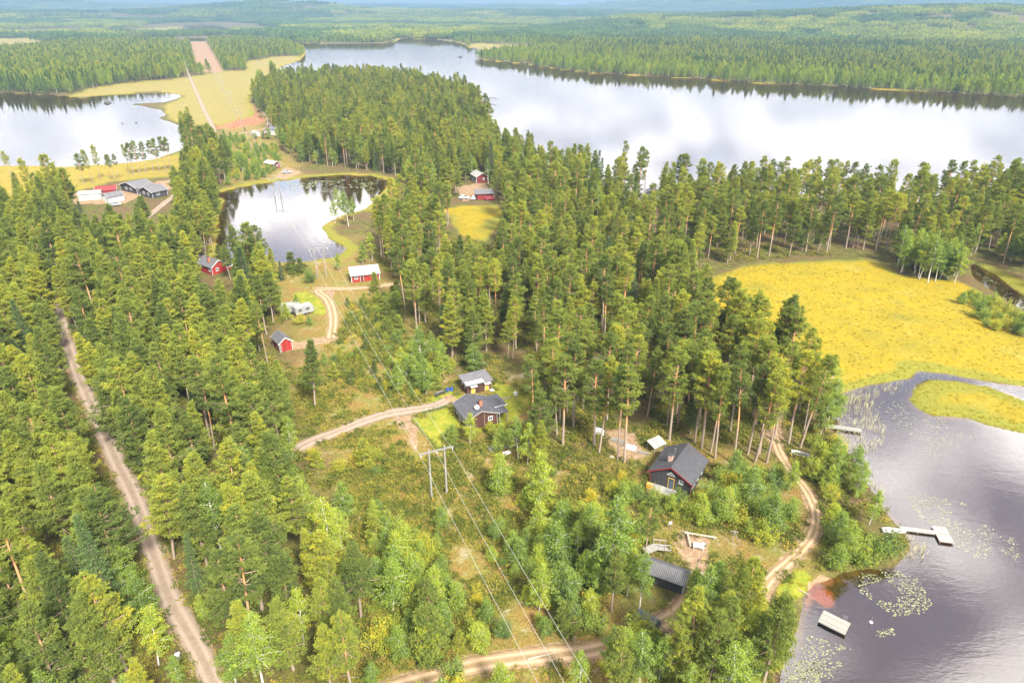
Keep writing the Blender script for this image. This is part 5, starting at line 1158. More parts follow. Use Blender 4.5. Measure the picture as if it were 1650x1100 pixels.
# ------------------------------------------------------------------ smaller things
def put(mb, name, px_, rz, lab, cat, z=None, group=None, bevel=0.0):
    q = gp(*px_); o = mb.build(name, None, bevel); o.location = (q.x, q.y, height1(q.x, q.y) if z is None else z); o.rotation_euler.z = rz
    return setp(o, lab, cat, group)
def root_at(name, px_, rz, lab, cat, z=None, group=None):
    q = gp(*px_); return empty(name, (q.x, q.y, height1(q.x, q.y) if z is None else z), rz, lab, cat, group)
def power_line():
    d = Vector((-43.3, 98.4, 0)).normalized(); rz = math.atan2(d.y, d.x) - math.pi / 2
    ys = [87.1 + 98.4 * k for k in range(-1, 12)]; tops = []
    LB = {0: 'nearest H-shaped power pole, above the clearing', 1: 'H-shaped power pole on the near bank of the small pond', 2: 'H-shaped power pole beyond the small pond by the sandy bank', 3: 'H-shaped power pole in the bushes beyond the sandy bank', 4: 'H-shaped power pole on the reddish clear-felled patch', 5: 'H-shaped power pole on the far yellow bog, nearer one', 6: 'H-shaped power pole on the far yellow bog, farther one', 7: 'H-shaped power pole at the near end of the brown cut strip'}
    for k, y in enumerate(ys):
        k -= 1; x = line_at(y); z0 = height1(x, y) if y > 20 else 0
        Hh = 9.0
        tops.append([Vector((x + d.y * o * -1 * -1, y - d.x * o, z0 + Hh - .75)) for o in (-2.55, 0, 2.55)])
        root = empty('power_pole', (x, y, z0), rz, LB.get(k, 'distant H-shaped power pole in the brown cut strip' if k > 0 else 'H-shaped power pole behind the viewer'), 'power pole', 'power poles along the line')
        for o in (-1.25, 1.25): m = MB(); m.tube((o, 0, -.8), (o, 0, Hh + .35), .18, .13, M['pole_wood'], 8); m.build('pole', root)
        a = MB(); a.box(-2.75, -.08, Hh - .32, 2.75, .08, Hh - .12, M['grey_metal']); a.box(-2.75, .26, Hh - .30, 2.75, .32, Hh - .14, M['grey_metal']) if False else None; a.build('crossarm', root)
        for o in (-2.55, 0, 2.55):
            s_ = MB(); s_.tube((o, 0, Hh - .32), (o, 0, Hh - .75), .03, .03, M['grey_metal'], 6)
            for q in range(3): s_.tube((o, 0, Hh - .40 - q * .11), (o, 0, Hh - .45 - q * .11), .10, .10, M['glass_white'], 8)
            s_.build('insulator', root)
    names = ['left power line conductor running down to the bottom edge', 'middle power line conductor running down to the bottom edge', 'right power line conductor running down to the bottom edge']
    for w in range(3):
        m = MB()
        for k in range(len(tops) - 1):
            a, b = tops[k][w], tops[k + 1][w]; n = 12 if k < 4 else 5
            pts = [a.lerp(b, i / n) + Vector((0, 0, -1.5 * 4 * (i / n) * (1 - i / n))) for i in range(n + 1)]
            for p, q in zip(pts, pts[1:]): m.tube(p, q, .018, .018, M['wire'], 5, False)
        setp(m.build('wire'), names[w], 'power cable', 'power line conductors')
def caravan(px_, rz, lab, s=1.0):
    r = root_at('caravan', px_, rz, lab, 'caravan')
    b = MB(); pts = [(-2.4, .45), (2.2, .45), (2.5, 1.0), (2.2, 2.3), (1.9, 2.5), (-2.1, 2.5), (-2.4, 2.3), (-2.55, 1.2)]
    b.prism(pts, -1.05, 1.05, M['caravan_paint']); b.build('body', r, .04)
    for y, sg in ((-1.05, -1), (1.05, 1)):
        for x in (-1.3, .7): window(r, (x, y, 1.6), ('x', sg), .9, .55, 'black_metal', False, .03)
    door(r, (1.65, -1.05, .5), ('x', -1), .6, 1.7, 'white_roof')
    for y in (-1.0, 1.0): w = MB(); w.tube((-.1, y - .1, .32), (-.1, y + .1, .32), .32, .32, M['rubber'], 14); w.build('wheel', r)
    t = MB(); t.beam((2.4, -.5, .45), (3.5, 0, .45), .07, .07, M['grey_metal']); t.beam((2.4, .5, .45), (3.5, 0, .45), .07, .07, M['grey_metal']); t.build('drawbar', r)
def car(px_, rz, lab, paint):
    r = root_at('parked_car', px_, rz, lab, 'car')
    b = MB(); b.prism([(-2.1, .35), (2.1, .35), (2.15, .6), (2.0, .82), (.95, .95), (-1.75, .98), (-2.15, .85)], -.85, .85, M[paint]); b.build('body', r, .05)
    c = MB(); c.hexa([(-1.8, -.8, .96), (.95, -.8, .94), (.95, .8, .94), (-1.8, .8, .96), (-1.45, -.62, 1.42), (.3, -.62, 1.42), (.3, .62, 1.42), (-1.45, .62, 1.42)], M['glass']); cb = c.build('cabin_glass', r)
    t = MB(); t.box(-1.42, -.60, 1.40, .27, .60, 1.46, M[paint]); t.build('roof', r, .02)
    for x in (-1.3, 1.3):
        for y in (-.8, .8): w = MB(); w.tube((x, y - .1, .32), (x, y + .1, .32), .32, .32, M['rubber'], 14); wo = w.build('wheel', r); k = MB(); k.tube((x, y - .11, .32), (x, y + .11, .32), .18, .18, M['grey_metal'], 10); k.build('rim', wo)
    for y in (-.6, .6): h = MB(); h.box(2.05, y - .16, .62, 2.16, y + .16, .76, M['glass_white']); h.build('headlight', r)
def skin_body(name, joints, edges, mat, parent=None, sub=2):
    """joints: {name: (xyz, radius)}; one continuous skinned surface"""
    ks = list(joints); me = bpy.data.meshes.new(name)
    me.from_pydata([joints[k][0] for k in ks], [(ks.index(a), ks.index(b)) for a, b in edges], []); me.materials.append(mat)
    o = link(name, me, parent); sk = o.modifiers.new('skin', 'SKIN'); sk.use_smooth_shade = True
    for v, k in zip(me.skin_vertices[0].data, ks): r = joints[k][1]; v.radius = r if hasattr(r, '__len__') else (r, r)
    me.skin_vertices[0].data[0].use_root = True
    o.modifiers.new('sub', 'SUBSURF').levels = sub; o.modifiers['sub'].render_levels = sub
    return o
def person():
    r = root_at('person', (289.5, 1066), R(35), 'person in a white top standing at the left edge of the gravel road', 'person')
    J = {'pelvis': ((0, 0, .95), (.15, .11)), 'waist': ((0, 0, 1.10), (.13, .10)), 'chest': ((0, .01, 1.32), (.17, .11)), 'neckb': ((0, .0, 1.46), (.07, .06)), 'neck': ((0, .01, 1.53), .05), 'chin': ((0, .03, 1.58), (.06, .075)), 'head': ((0, .02, 1.66), (.078, .098)), 'crown': ((0, .01, 1.75), (.06, .075)),
         'nose': ((0, .125, 1.64), .014)}
    E_ = [('pelvis','waist'),('waist','chest'),('chest','neckb'),('neckb','neck'),('neck','chin'),('chin','head'),('head','crown'),('head','nose')]
    for s_, n in ((-1, 'l'), (1, 'r')):
        J.update({n+'hip': ((.09*s_, 0, .90), .095), n+'knee': ((.10*s_, .04 + .04*s_, .50), .062), n+'ankle': ((.10*s_, .10*s_ - .02, .09), .042), n+'toe': ((.11*s_, .10*s_ + .16, .035), .032),
                  n+'sh': ((.19*s_, 0, 1.42), .062), n+'elb': ((.27*s_, .03, 1.14), .045), n+'wr': ((.24*s_, .20, .96), .030), n+'palm': ((.235*s_, .27, .93), (.036, .02)), n+'ear': ((.088*s_, .01, 1.655), .014),
                  n+'eye': ((.032*s_, .108, 1.675), .010)})
        E_ += [('pelvis', n+'hip'), (n+'hip', n+'knee'), (n+'knee', n+'ankle'), (n+'ankle', n+'toe'), ('chest', n+'sh'), (n+'sh', n+'elb'), (n+'elb', n+'wr'), (n+'wr', n+'palm'), ('head', n+'ear'), ('head', n+'eye')]
        for q, (dx, L) in enumerate(((-.027, .060), (-.009, .075), (.009, .070), (.027, .055))):
            J[n+'f%d' % q] = ((.235*s_ + dx, .29 + L * .6, .915), .0085); J[n+'g%d' % q] = ((.235*s_ + dx, .29 + L, .89), .008); E_ += [(n+'palm', n+'f%d' % q), (n+'f%d' % q, n+'g%d' % q)]
        J[n+'th'] = ((.235*s_ - .05*s_, .29, .925), .010); E_ += [(n+'palm', n+'th')]
    skin_body('body', J, E_, M['skin'], r)
    gw = lambda ks, f: {k: (J[k][0], tuple(x * f + .012 for x in (J[k][1] if hasattr(J[k][1], '__len__') else (J[k][1],) * 2))) for k in ks}
    a = gw(['pelvis','waist','chest','neckb','lsh','rsh','lelb','relb','lwr','rwr'], 1.12)
    skin_body('jacket', a, [('pelvis','waist'),('waist','chest'),('chest','neckb'),('chest','lsh'),('chest','rsh'),('lsh','lelb'),('rsh','relb'),('lelb','lwr'),('relb','rwr')], M['white_cloth'], r)
    b = gw(['pelvis','lhip','rhip','lknee','rknee','lankle','rankle'], 1.08)
    skin_body('trousers', b, [('pelvis','lhip'),('pelvis','rhip'),('lhip','lknee'),('rhip','rknee'),('lknee','lankle'),('rknee','rankle')], M['grey_cloth'], r)
    for s_ in (-1, 1): skin_body('shoe', {'a': ((.10*s_, .10*s_ - .05, .06), .055), 'b': ((.105*s_, .10*s_ + .06, .045), .05), 'c': ((.11*s_, .10*s_ + .17, .04), .042)}, [('a','b'),('b','c')], M['rubber'], r)
    skin_body('hair', {'a': ((0, -.005, 1.70), (.088, .10)), 'b': ((0, -.01, 1.76), (.075, .085)), 'c': ((0, -.055, 1.62), (.07, .05))}, [('a','b'),('a','c')], M['black_hair'], r)
def pads(name, polys, n, lab, size):
    g = np.random.default_rng(77); V = []; F = []; k0 = 0
    for P, cnt, thr in polys:
        x0, y0 = P.min(0); x1, y1 = P.max(0); x = g.uniform(x0, x1, cnt); y = g.uniform(y0, y1, cnt)
        ok = (sdpoly(P, x, y) < 0) & (fbm(x, y, 5, 90) > thr) & (np.min(lakesd(x, y), axis=0) < -.5)
        x, y = x[ok], y[ok]
        for a, b in zip(x, y):
            r = g.uniform(*size); t0 = g.uniform(0, 6.28); e = g.uniform(.6, 1)
            pts = [(a, b, WATER_Z + .012)] + [(a + r * math.cos(t0 + .25 + i * 5.8 / 7), b + r * e * math.sin(t0 + .25 + i * 5.8 / 7), WATER_Z + .012) for i in range(8)]
            V += pts; F += [(k0, k0 + i, k0 + i + 1) for i in range(1, 8)]; k0 += 9
    me = np_mesh(name, np.array(V), np.array(F), [n]); setp(link(name, me), lab, None, None, 'stuff')
def props():
    M['wet_rock'] = flat('wet_rock', (.05, .047, .042), .7, .3, 2)
    M['pad'] = flat('lily_leaf', (.15, .155, .075), .45, .35, 1.5, .5)
    M['reed'] = flat('reed_stalk', (.42, .40, .24), .9, .3, 3); M['hedge'] = M['bush_leaf']
    # raft
    A, B_, D_ = gp(1318, 1000, .2), gp(1362, 1022, .2), gp(1331, 983, .2); rz = math.atan2((B_ - A).y, (B_ - A).x); L = (B_ - A).length; Wd = 2.4
    r = empty('raft', (A.x, A.y, WATER_Z), rz, 'square weathered wooden raft floating near the sandy beach', 'raft')
    m = MB()
    for k in range(17): m.box(0, k * Wd / 17, .30 + (k % 3) * .004, L, (k + .9) * Wd / 17, .36 + (k % 3) * .006, M['grey_wood_y'])
    m.build('deck', r); f = MB(); f.box(.06, .06, .08, L - .06, Wd - .06, .298, M['black_metal']); f.box(.25, .2, -.3, L - .25, Wd - .2, .08, M['black_metal']); f.build('float', r)
    ld = MB()
    for q in (0, .35): ld.beam((L * .72 + q, Wd + .05, -.3), (L * .72 + q, Wd + .3, .95), .05, .05, M['grey_metal'])
    for q in range(4): ld.beam((L * .72, Wd + .08 + q * .06, -.05 + q * .27), (L * .72 + .35, Wd + .08 + q * .06, -.05 + q * .27), .04, .04, M['grey_metal'])
    ld.build('ladder', r)
    # T jetty
    P0, P1 = gp(1450, 850, .1), gp(1507, 857, .1); d = P1 - P0; rz = math.atan2(d.y, d.x); L = d.length
    r = empty('jetty', (P0.x, P0.y, WATER_Z), rz, 'pale T-shaped jetty reaching out from the bushy point', 'jetty'); m = MB()
    n = int(L / .18)
    for k in range(n): m.box(k * L / n, -.42, .30, (k + .9) * L / n, .42, .36, M['grey_wood'])
    m.build('walkway', r); e = MB()
    for k in range(12): e.box(L - .05 + k * .165, -2.0, .31, L + .1 + k * .165, 1.45, .375, M['pale_wood'])
    e.build('platform', r); s_ = MB()
    for x, y in ((.3, -.35), (.3, .35), (L * .5, -.35), (L * .5, .35), (L + .1, -1.8), (L + 1.8, -1.8), (L + .1, 1.3), (L + 1.8, 1.3)): s_.tube((x, y, -1.4), (x, y, .30), .07, .07, M['old_wood'], 7)
    s_.box(0, -.40, .16, L, -.34, .298, M['old_wood']); s_.box(0, .34, .16, L, .40, .298, M['old_wood']); s_.box(L, -1.9, .14, L + 1.9, -1.8, .305, M['old_wood']); s_.box(L, 1.3, .14, L + 1.9, 1.4, .305, M['old_wood']); s_.build('support', r)
    # narrow jetty
    P0, P1 = gp(1334, 686, .1), gp(1389, 694, .1); d = P1 - P0; rz = math.atan2(d.y, d.x); L = d.length
    r = empty('jetty', (P0.x, P0.y, WATER_Z), rz, 'narrow straight white jetty below the pine grove', 'jetty'); m = MB()
    for k in range(int(L / .2)): m.box(k * .2, -.55, .36, k * .2 + .18, .55, .42, M['pale_wood'])
    m.build('walkway', r); s_ = MB()
    for x in (.5, L * .5, L - .3):
        for y in (-.5, .5): s_.tube((x, y, -1.3), (x, y, .36), .06, .06, M['old_wood'], 7)
    s_.box(0, -.52, .2, L, -.45, .358, M['old_wood']); s_.build('support', r)
    for i, (a, b, lab) in enumerate((((786, 156), (802, 158), 'far jetty on the headland shore, nearer one of two'), ((790, 167), (800, 168.5), 'far jetty on the headland shore, left and lower one'), ((905, 221), (0, 0), '')) ):
        if not lab: continue
        P0, P1 = gp(*a), gp(*b); d = P1 - P0; m = MB(); Lj = d.length
        for k in range(int(Lj / 1.0)): m.box(k * 1.0, -.8, .3, k + .92, .8, .42, M['pale_wood'])
        for x in (.5, Lj - .8): m.tube((x, 0, -1.2), (x, 0, .3), .1, .1, M['old_wood'], 6)
        o = m.build('jetty'); o.location = (P0.x, P0.y, WATER_Z); o.rotation_euler.z = math.atan2(d.y, d.x); setp(o, ('longer' if i == 0 else 'shorter') + ' of two far jetties on the headland shore of the big lake', 'jetty')
    # buoy with stick
    r = root_at('buoy', (1404, 1000), 0, 'small white buoy with a dark pole on the near lake', 'buoy', WATER_Z); m = MB(); m.lathe([(.02, -.1), (.20, -.04), (.24, .06), (.17, .16), (.03, .2)], 0, 0, M['white_paint']); m.build('float', r); m = MB(); m.tube((0, 0, .2), (0, 0, 1.1), .02, .015, M['old_wood'], 6); m.build('stick', r)
    # stones in the lakes
    g = random.Random(5)
    def rock(px_, s, lab, grp=None, z=None, mat='stone'):
        m = MB(); n = 9
        prof = [(.55, -.3), (1.0, 0.0), (.92, .28), (.6, .52), (.15, .62)]
        vs = []; 
        for r_, zz in prof:
            for i in range(n): t = 2 * math.pi * i / n; q = r_ * g.uniform(.8, 1.18); vs.append((s * q * math.cos(t) * 1.2, s * q * math.sin(t) * .9, s * zz * g.uniform(.9, 1.1)))
        fs = [(j * n + i, j * n + (i + 1) % n, (j + 1) * n + (i + 1) % n, (j + 1) * n + i) for j in range(4) for i in range(n)] + [tuple(4 * n + i for i in range(n))]
        m.add(vs, fs, M[mat]); return put(m, 'rock', px_, g.uniform(0, 3), lab, 'rock', z, grp)
    rock((173, 165.5), 3.2, 'large dark rock standing in the left lake', None, WATER_Z - .2, 'wet_rock'); rock((197, 198), .9, 'left one of two small rocks in the left lake', None, WATER_Z - .1, 'wet_rock'); rock((219, 197.5), 1.0, 'right one of two small rocks in the left lake', None, WATER_Z - .1, 'wet_rock'); rock((742, 92), 3.0, 'rock in the big lake off the wooded spit', None, WATER_Z - .2, 'wet_rock')
    rock((985, 737), .45, 'pale stone on the moss left of the black cabin'); rock((1270, 983), .4, 'grey stone at the water edge of the little beach'); rock((918, 746), .2, 'small pale stone on the heathery slope'); rock((1130, 925), .25, 'stone beside the white gable of the shed'); rock((773, 641), .35, 'white painted stone in front of the brown hut', None, None, 'white_paint'); rock((813, 650), .2, 'white stone on the lawn right of the brown house', None, None, 'white_paint')
    # yard: stairs
    r = root_at('stairs', (1076, 884), R(118), 'weathered outdoor wooden staircase above the shed', 'stairs'); tr = MB()
    for k in range(8): tr.box(-.55, k * .30, .10 + k * .16, .55, k * .30 + .27, .16 + k * .16, M['grey_wood_y'])
    tr.build('tread', r); st = MB()
    for x in (-.6, .6): st.beam((x, -.1, .05), (x, 2.4, 1.35), .08, .2, M['old_wood'])
    st.build('stringer', r); ra = MB()
    for x in (-.6, .6):
        for y, z in ((.1, .1), (1.2, .75), (2.3, 1.3)): ra.box(x - .04, y - .04, z, x + .04, y + .04, z + .95, M['pale_wood'])
        ra.beam((x, 0, 1.0), (x, 2.4, 2.25), .09, .07, M['pale_wood'])
    ra.build('railing', r); la = MB(); la.box(-.65, 2.35, 1.32, .65, 4.2, 1.4, M['grey_wood_y']); 
    for x in (-.6, .6): la.box(x - .05, 4.05, -.3, x + .05, 4.15, 1.32, M['old_wood'])
    la.build('landing', r)
    # L-shaped log bench
    r = root_at('log_bench', (1106, 862), R(-14), 'pale L-shaped log seat in the sandy yard', 'bench'); s_ = MB(); s_.tube((-.3, 0, .4), (4.2, 0, .38), .16, .14, M['log'], 9); s_.build('log', r); s_ = MB(); s_.tube((.05, .1, .4), (.55, -2.7, .4), .16, .14, M['log'], 9); s_.build('log', r); s_ = MB()
    for x, y in ((.2, 0), (2.0, 0), (3.9, 0), (.5, -2.4)): s_.tube((x, y, -.2), (x, y, .3), .12, .12, M['old_wood'], 8)
    s_.build('support', r)
    # garden grill set
    r = root_at('garden_table', (1125, 884), R(-12), 'small white slatted garden table in the sandy yard', 'table'); t = MB()
    for k in range(8): t.box(-.75, -.55 + k * .14, .62, .75, -.45 + k * .14, .66, M['white_paint'])
    t.build('tabletop', r)
    for x in (-.65, .65):
        for y in (-.45, .45): l = MB(); l.box(x - .04, y - .04, -.1, x + .04, y + .04, .62, M['white_paint']); l.build('leg', r)
    put((lambda m: (m.tube((0, 0, 0), (0, 0, .35), .38, .42, M['black_metal'], 14), m.tube((0, 0, .05), (0, 0, .36), .30, .34, M['stone'], 14), m)[-1])(MB()), 'fire_pan', (1133, 879), 0, 'round black fire pan beside the white garden table', 'fire pan')
    r = root_at('washing_line', (1180, 874), R(-10), 'wooden T-post with wires beside the shrubs', 'post'); m = MB(); m.tube((0, 0, -.3), (0, 0, 2.2), .07, .06, M['old_wood'], 8); m.build('post', r); m = MB(); m.beam((-.55, 0, 2.0), (.55, 0, 2.0), .08, .06, M['old_wood']); m.beam((.1, 0, 1.9), (1.1, -.5, .0), .05, .05, M['old_wood']); m.build('arm', r)
    m = MB(); m.tube((0, 0, -.3), (0, 0, 3.0), .06, .05, M['old_wood'], 8); m.box(-.06, -.16, 2.7, .06, .16, 2.95, M['black_metal']); put(m, 'lamp_post', (1121, 928), 0, 'thin dark wooden post at the gable of the shed', 'post')
    m = MB(); m.tube((0, 0, -.2), (0, 0, 1.3), .05, .05, M['old_wood'], 7); m.box(-.28, -.03, 1.0, .28, .03, 1.45, M['white_paint']); put(m, 'sign_board', (1079, 853), R(20), 'small blank white board on a post at the top of the stairs', 'board')
    # trailer
    r = root_at('trailer', (1042, 1006), R(-38), 'dark green covered trailer with pale frame in the sandy turning place', 'trailer'); b = MB()
    b.hexa([(-1.7, -.85, .55), (1.5, -.85, .55), (1.5, .85, .55), (-1.7, .85, .55), (-1.6, -.75, 1.15), (1.3, -.75, 1.15), (1.3, .75, 1.15), (-1.6, .75, 1.15)], M['dark_green']); b.box(-1.75, -.9, .42, 1.6, .9, .54, M['black_metal']); b.build('body', r, .05); f = MB()
    for x in (-1.5, -.3, .9): f.beam((x, -.8, .9), (x, .8, 1.22), .07, .05, M['grey_metal']); f.beam((x, -.88, .3), (x, -.88, 1.0), .06, .06, M['grey_metal'])
    f.beam((-1.6, -.2, 1.2), (1.3, -.2, 1.2), .06, .05, M['grey_metal']); f.beam((-1.6, .45, 1.2), (1.3, .45, 1.2), .06, .05, M['grey_metal']); f.build('rack', r)
    for y in (-.98, .98): w = MB(); w.tube((0, y - .1, .33), (0, y + .1, .33), .33, .33, M['rubber'], 14); w.build('wheel', r)
    d = MB(); d.beam((1.5, -.5, .48), (2.9, 0, .48), .07, .07, M['black_metal']); d.beam((1.5, .5, .48), (2.9, 0, .48), .07, .07, M['black_metal']); d.build('drawbar', r)
    # hut surroundings
    def barrel(px_, lab):
        r = root_at('barrel', px_, 0, lab, 'barrel', None, 'blue barrels'); m = MB(); m.lathe([(.27, 0), (.29, .05), (.29, .3), (.305, .32), (.29, .34), (.29, .6), (.305, .62), (.29, .64), (.29, .9), (.26, .95)], 0, 0, M['blue_plastic'], 16); m.build('drum', r); m = MB(); m.lathe([(.24, .951), (.24, .975), (.05, .98)], 0, 0, M['black_metal'], 16); m.build('lid', r)
    barrel((721.5, 632), 'left one of two blue barrels beside the brown hut'); barrel((727.5, 630.5), 'right one of two blue barrels beside the brown hut')
    r = root_at('garden_bench', (710, 638), R(38), 'dark wooden garden bench on the lawn left of the brown hut', 'bench'); m = MB()
    for k in range(3): m.box(-1.2, -.2 + k * .16, .42, 1.2, -.07 + k * .16, .46, M['black_metal'])
    m.build('seat', r); m = MB()
    for k in range(2): m.box(-1.2, .31, .6 + k * .18, 1.2, .35, .72 + k * .18, M['grey_metal'])
    m.build('backrest', r)
    for x in (-1.0, 1.0): l = MB(); l.box(x - .05, -.2, -.1, x + .05, -.1, .42, M['black_metal']); l.box(x - .05, .26, -.1, x + .05, .34, .95, M['black_metal']); l.build('leg', r)
    r = root_at('bird_table', (831, 645), R(10), 'white bird table on a post at the right end of the lawn', 'bird table'); m = MB(); m.tube((0, 0, -.2), (0, 0, 1.15), .07, .07, M['old_wood'], 8); m.build('post', r); m = MB(); m.box(-.3, -.25, 1.15, .3, .25, 1.2, M['white_paint']); m.prism([(-.38, 1.6), (.38, 1.6), (0, 1.95)], -.32, .32, M['white_paint']); 
    for x in (-.26, .26):
        for y in (-.2, .2): m.box(x - .02, y - .02, 1.2, x + .02, y + .02, 1.6, M['white_paint'])
    m.build('house', r)
    m = MB(); m.beam((0, 0, .55), (3.4, 1.0, .55), .05, .12, M['old_wood']); m.beam((0, 0, .25), (3.4, 1.0, .25), .05, .12, M['old_wood'])
    for t in (0, .5, 1): m.box(3.4 * t - .05, t - .05, -.2, 3.4 * t + .05, t + .05, .75, M['old_wood'])
    put(m, 'rail_fence', (795, 650), R(8), 'short low rail fence on the lawn behind the brown house', 'fence')
    # planks and tarpaulins
    m = MB()
    for k in range(4): m.box(0, k * .42, 0.0, 3.6 - .3 * (k % 2), k * .42 + .34, .22 + .05 * (k % 2), M['grey_wood_y']); 
    put(m, 'plank_pile', (790, 731), R(24), 'pale stack of long planks below the brown house', 'planks')
    m = MB(); m.hexa([(0, 0, 0), (1.5, .1, 0), (1.6, .9, 0), (.1, 1, 0), (0.05, .05, .1), (1.45, .15, .16), (1.5, .85, .12), (.15, .95, .18)], M['tarp']); put(m, 'tarpaulin', (812, 736), R(30), 'crumpled white sheet beside the plank pile', 'sheet')
    m = MB(); m.hexa([(-1, -.7, 0), (1, -.7, 0), (1, .7, 0), (-1, .7, 0), (-.8, -.35, .9), (.75, -.3, .8), (.7, .35, .85), (-.8, .4, .95)], M['tarp']); put(m, 'covered_pile', (965, 698), R(-15), 'white covered woodpile among the pines, farthest left', 'woodpile', bevel=.05)
    m = MB(); m.hexa([(-1.2, -.6, 0), (1.1, -.7, 0), (1.2, .6, 0), (-1, .7, 0), (-.9, -.3, .55), (.8, -.4, .45), (.7, .3, .6), (-.8, .4, .5)], M['tarp']); put(m, 'covered_pile', (1015, 722), R(-25), 'white sheet heap under the pines left of the plank shelter', 'woodpile', bevel=.05)
    m = MB()
    for k in range(6): m.beam((g.uniform(-.4, .4), k * .16 - .4, .08 + .05 * (k % 2)), (2.6 + g.uniform(-.4, .4), k * .2 - .5 + g.uniform(-.3, .3), .12), .16, .05, M['grey_wood_y'])
    put(m, 'timber_heap', (985, 708), R(-28), 'loose pale boards lying among the pines left of the black cabin', 'boards')
    m = MB()
    for k in range(5): m.beam((g.uniform(-.4, .4), k * .2 - .4, .08 + .05 * (k % 2)), (2.2 + g.uniform(-.4, .4), k * .2 - .5 + g.uniform(-.5, .5), .12), .14, .05, M['grey_wood_y'])
    put(m, 'timber_heap', (1028, 728), R(-20), 'loose pale boards lying close behind the black cabin', 'boards')
    m = MB(); m.tube((0, 0, .12), (3.8, -1.0, .1), .1, .07, M['log'], 8); put(m, 'log', (928, 792), R(-8), 'longer peeled log lying on the heathery slope', 'log'); m = MB(); m.tube((0, 0, .1), (2.2, -1.1, .1), .09, .06, M['log'], 8); put(m, 'log', (940, 798), R(-10), 'shorter peeled log lying on the heathery slope', 'log')
    m = MB(); m.tube((0, 0, .15), (3.6, .25, .12), .11, .08, M['log'], 8); put(m, 'log', (850, 1064), R(12), 'pale log lying beside the sandy forest track', 'log')
    m = MB(); m.tube((0, 0, .12), (1.7, -1.1, .1), .10, .08, M['log'], 8); put(m, 'log', (1236, 992), R(0), 'short log lying on the bank by the lake shore', 'log')
    m = MB(); m.tube((0, 0, .14), (1.1, -.9, .05), .06, .05, M['log'], 8); put(m, 'log', (1286, 950), R(0), 'thin pale log on the green bank by the beach', 'log')
    # boats
    def boat(px_, rz, lab, paint, z=None, s=1.0):
        r = root_at('rowing_boat', px_, rz, lab, 'boat', z); m = MB(); secs = []
        for t in np.linspace(0, 1, 9):
            x = (-2.1 + 4.2 * t) * s; w = .72 * math.sin(math.pi * min(.97, .22 + .78 * t)) ** .7 * s; secs.append([(x, -w, .55 * s), (x, -w * .7, .15 * s), (x, 0, .02 * s), (x, w * .7, .15 * s), (x, w, .55 * s)])
        vs = [v for q in secs for v in q]; fs = [(i * 5 + j, i * 5 + j + 1, (i + 1) * 5 + j + 1, (i + 1) * 5 + j) for i in range(8) for j in range(4)] + [(0, 1, 2, 3, 4)]
        m.add(vs, fs, M[paint]); o = m.build('hull', r); sm = o.modifiers.new('t', 'SOLIDIFY'); sm.thickness = .05
        for x in (-1.2, 0, 1.1): b = MB(); b.box(x * s - .14, -.55 * s, .36 * s, x * s + .14, .55 * s, .40 * s, M['old_wood']); b.build('thwart', r)
    boat((1295, 736), R(-22), 'white rowing boat pulled up beside the sandy path', 'white_paint'); boat((1440, 858), R(-5), 'pale rowing boat hidden in the bushes by the T-shaped jetty', 'white_paint', None, .8)
    # caravans and cars
    caravan((470, 504), R(15), 'white caravan, left one beside the bright green lawn'); caravan((490, 506), R(40), 'white caravan, right one beside the bright green lawn')
    car((748, 321), R(-10), 'white car parked left of the red garage, farther left', 'car_white'); car((764, 321.5), R(80), 'white car parked nearest to the red garage', 'car_white'); car((789.5, 322.5), R(20), 'dark red car parked at the right end of the red garage', 'car_red'); car((186, 332), R(25), 'dark car parked below the twin dark houses', 'car_grey'); car((462, 280), R(10), 'grey car parked in front of the red cabin on the sandy bank', 'car_grey')
    # black heap under the pines
    m = MB(); m.hexa([(-.9, -.5, 0), (.9, -.5, 0), (.9, .5, 0), (-.9, .5, 0), (-.6, -.25, .75), (.55, -.3, .95), (.6, .3, .8), (-.65, .3, .9)], M['black_tarp']); put(m, 'covered_heap', (181, 969), R(20), 'black covered heap under the pines left of the gravel road', 'heap', bevel=.08)
    # hedges
    def hedge(pts, lab, hgt=.55):
        b = TB(900 + int(pts[0][0])); P = smooth(W(pts), 8); seg = np.concatenate([[0], np.cumsum(np.linalg.norm(np.diff(P, axis=0), axis=1))]); q = np.arange(0, seg[-1], .12)
        x = np.interp(q, seg, P[:, 0]); y = np.interp(q, seg, P[:, 1]); gg = b.g
        pts_ = np.stack([np.repeat(x, 6) + gg.normal(size=len(x) * 6) * .14, np.repeat(y, 6) + gg.normal(size=len(x) * 6) * .14, gg.uniform(.02, hgt, len(x) * 6) + .1], -1)
        b.leaves(pts_, np.clip(.2 + gg.normal(size=len(pts_)) * .15, 0, 1), 4, .09, .06)
        v, f, t = b.leaf(); setp(link('hedge', np_mesh('hedge', v, f, [M['bush_leaf']], None, {'tone': t})), lab, 'hedge')
    hedge([(664,678),(680,696),(698,716),(708,728)], 'low dark hedge along the left side of the yellow lawn'); hedge([(666,673),(695,663),(722,656)], 'low hedge between the dirt drive and the yellow lawn')
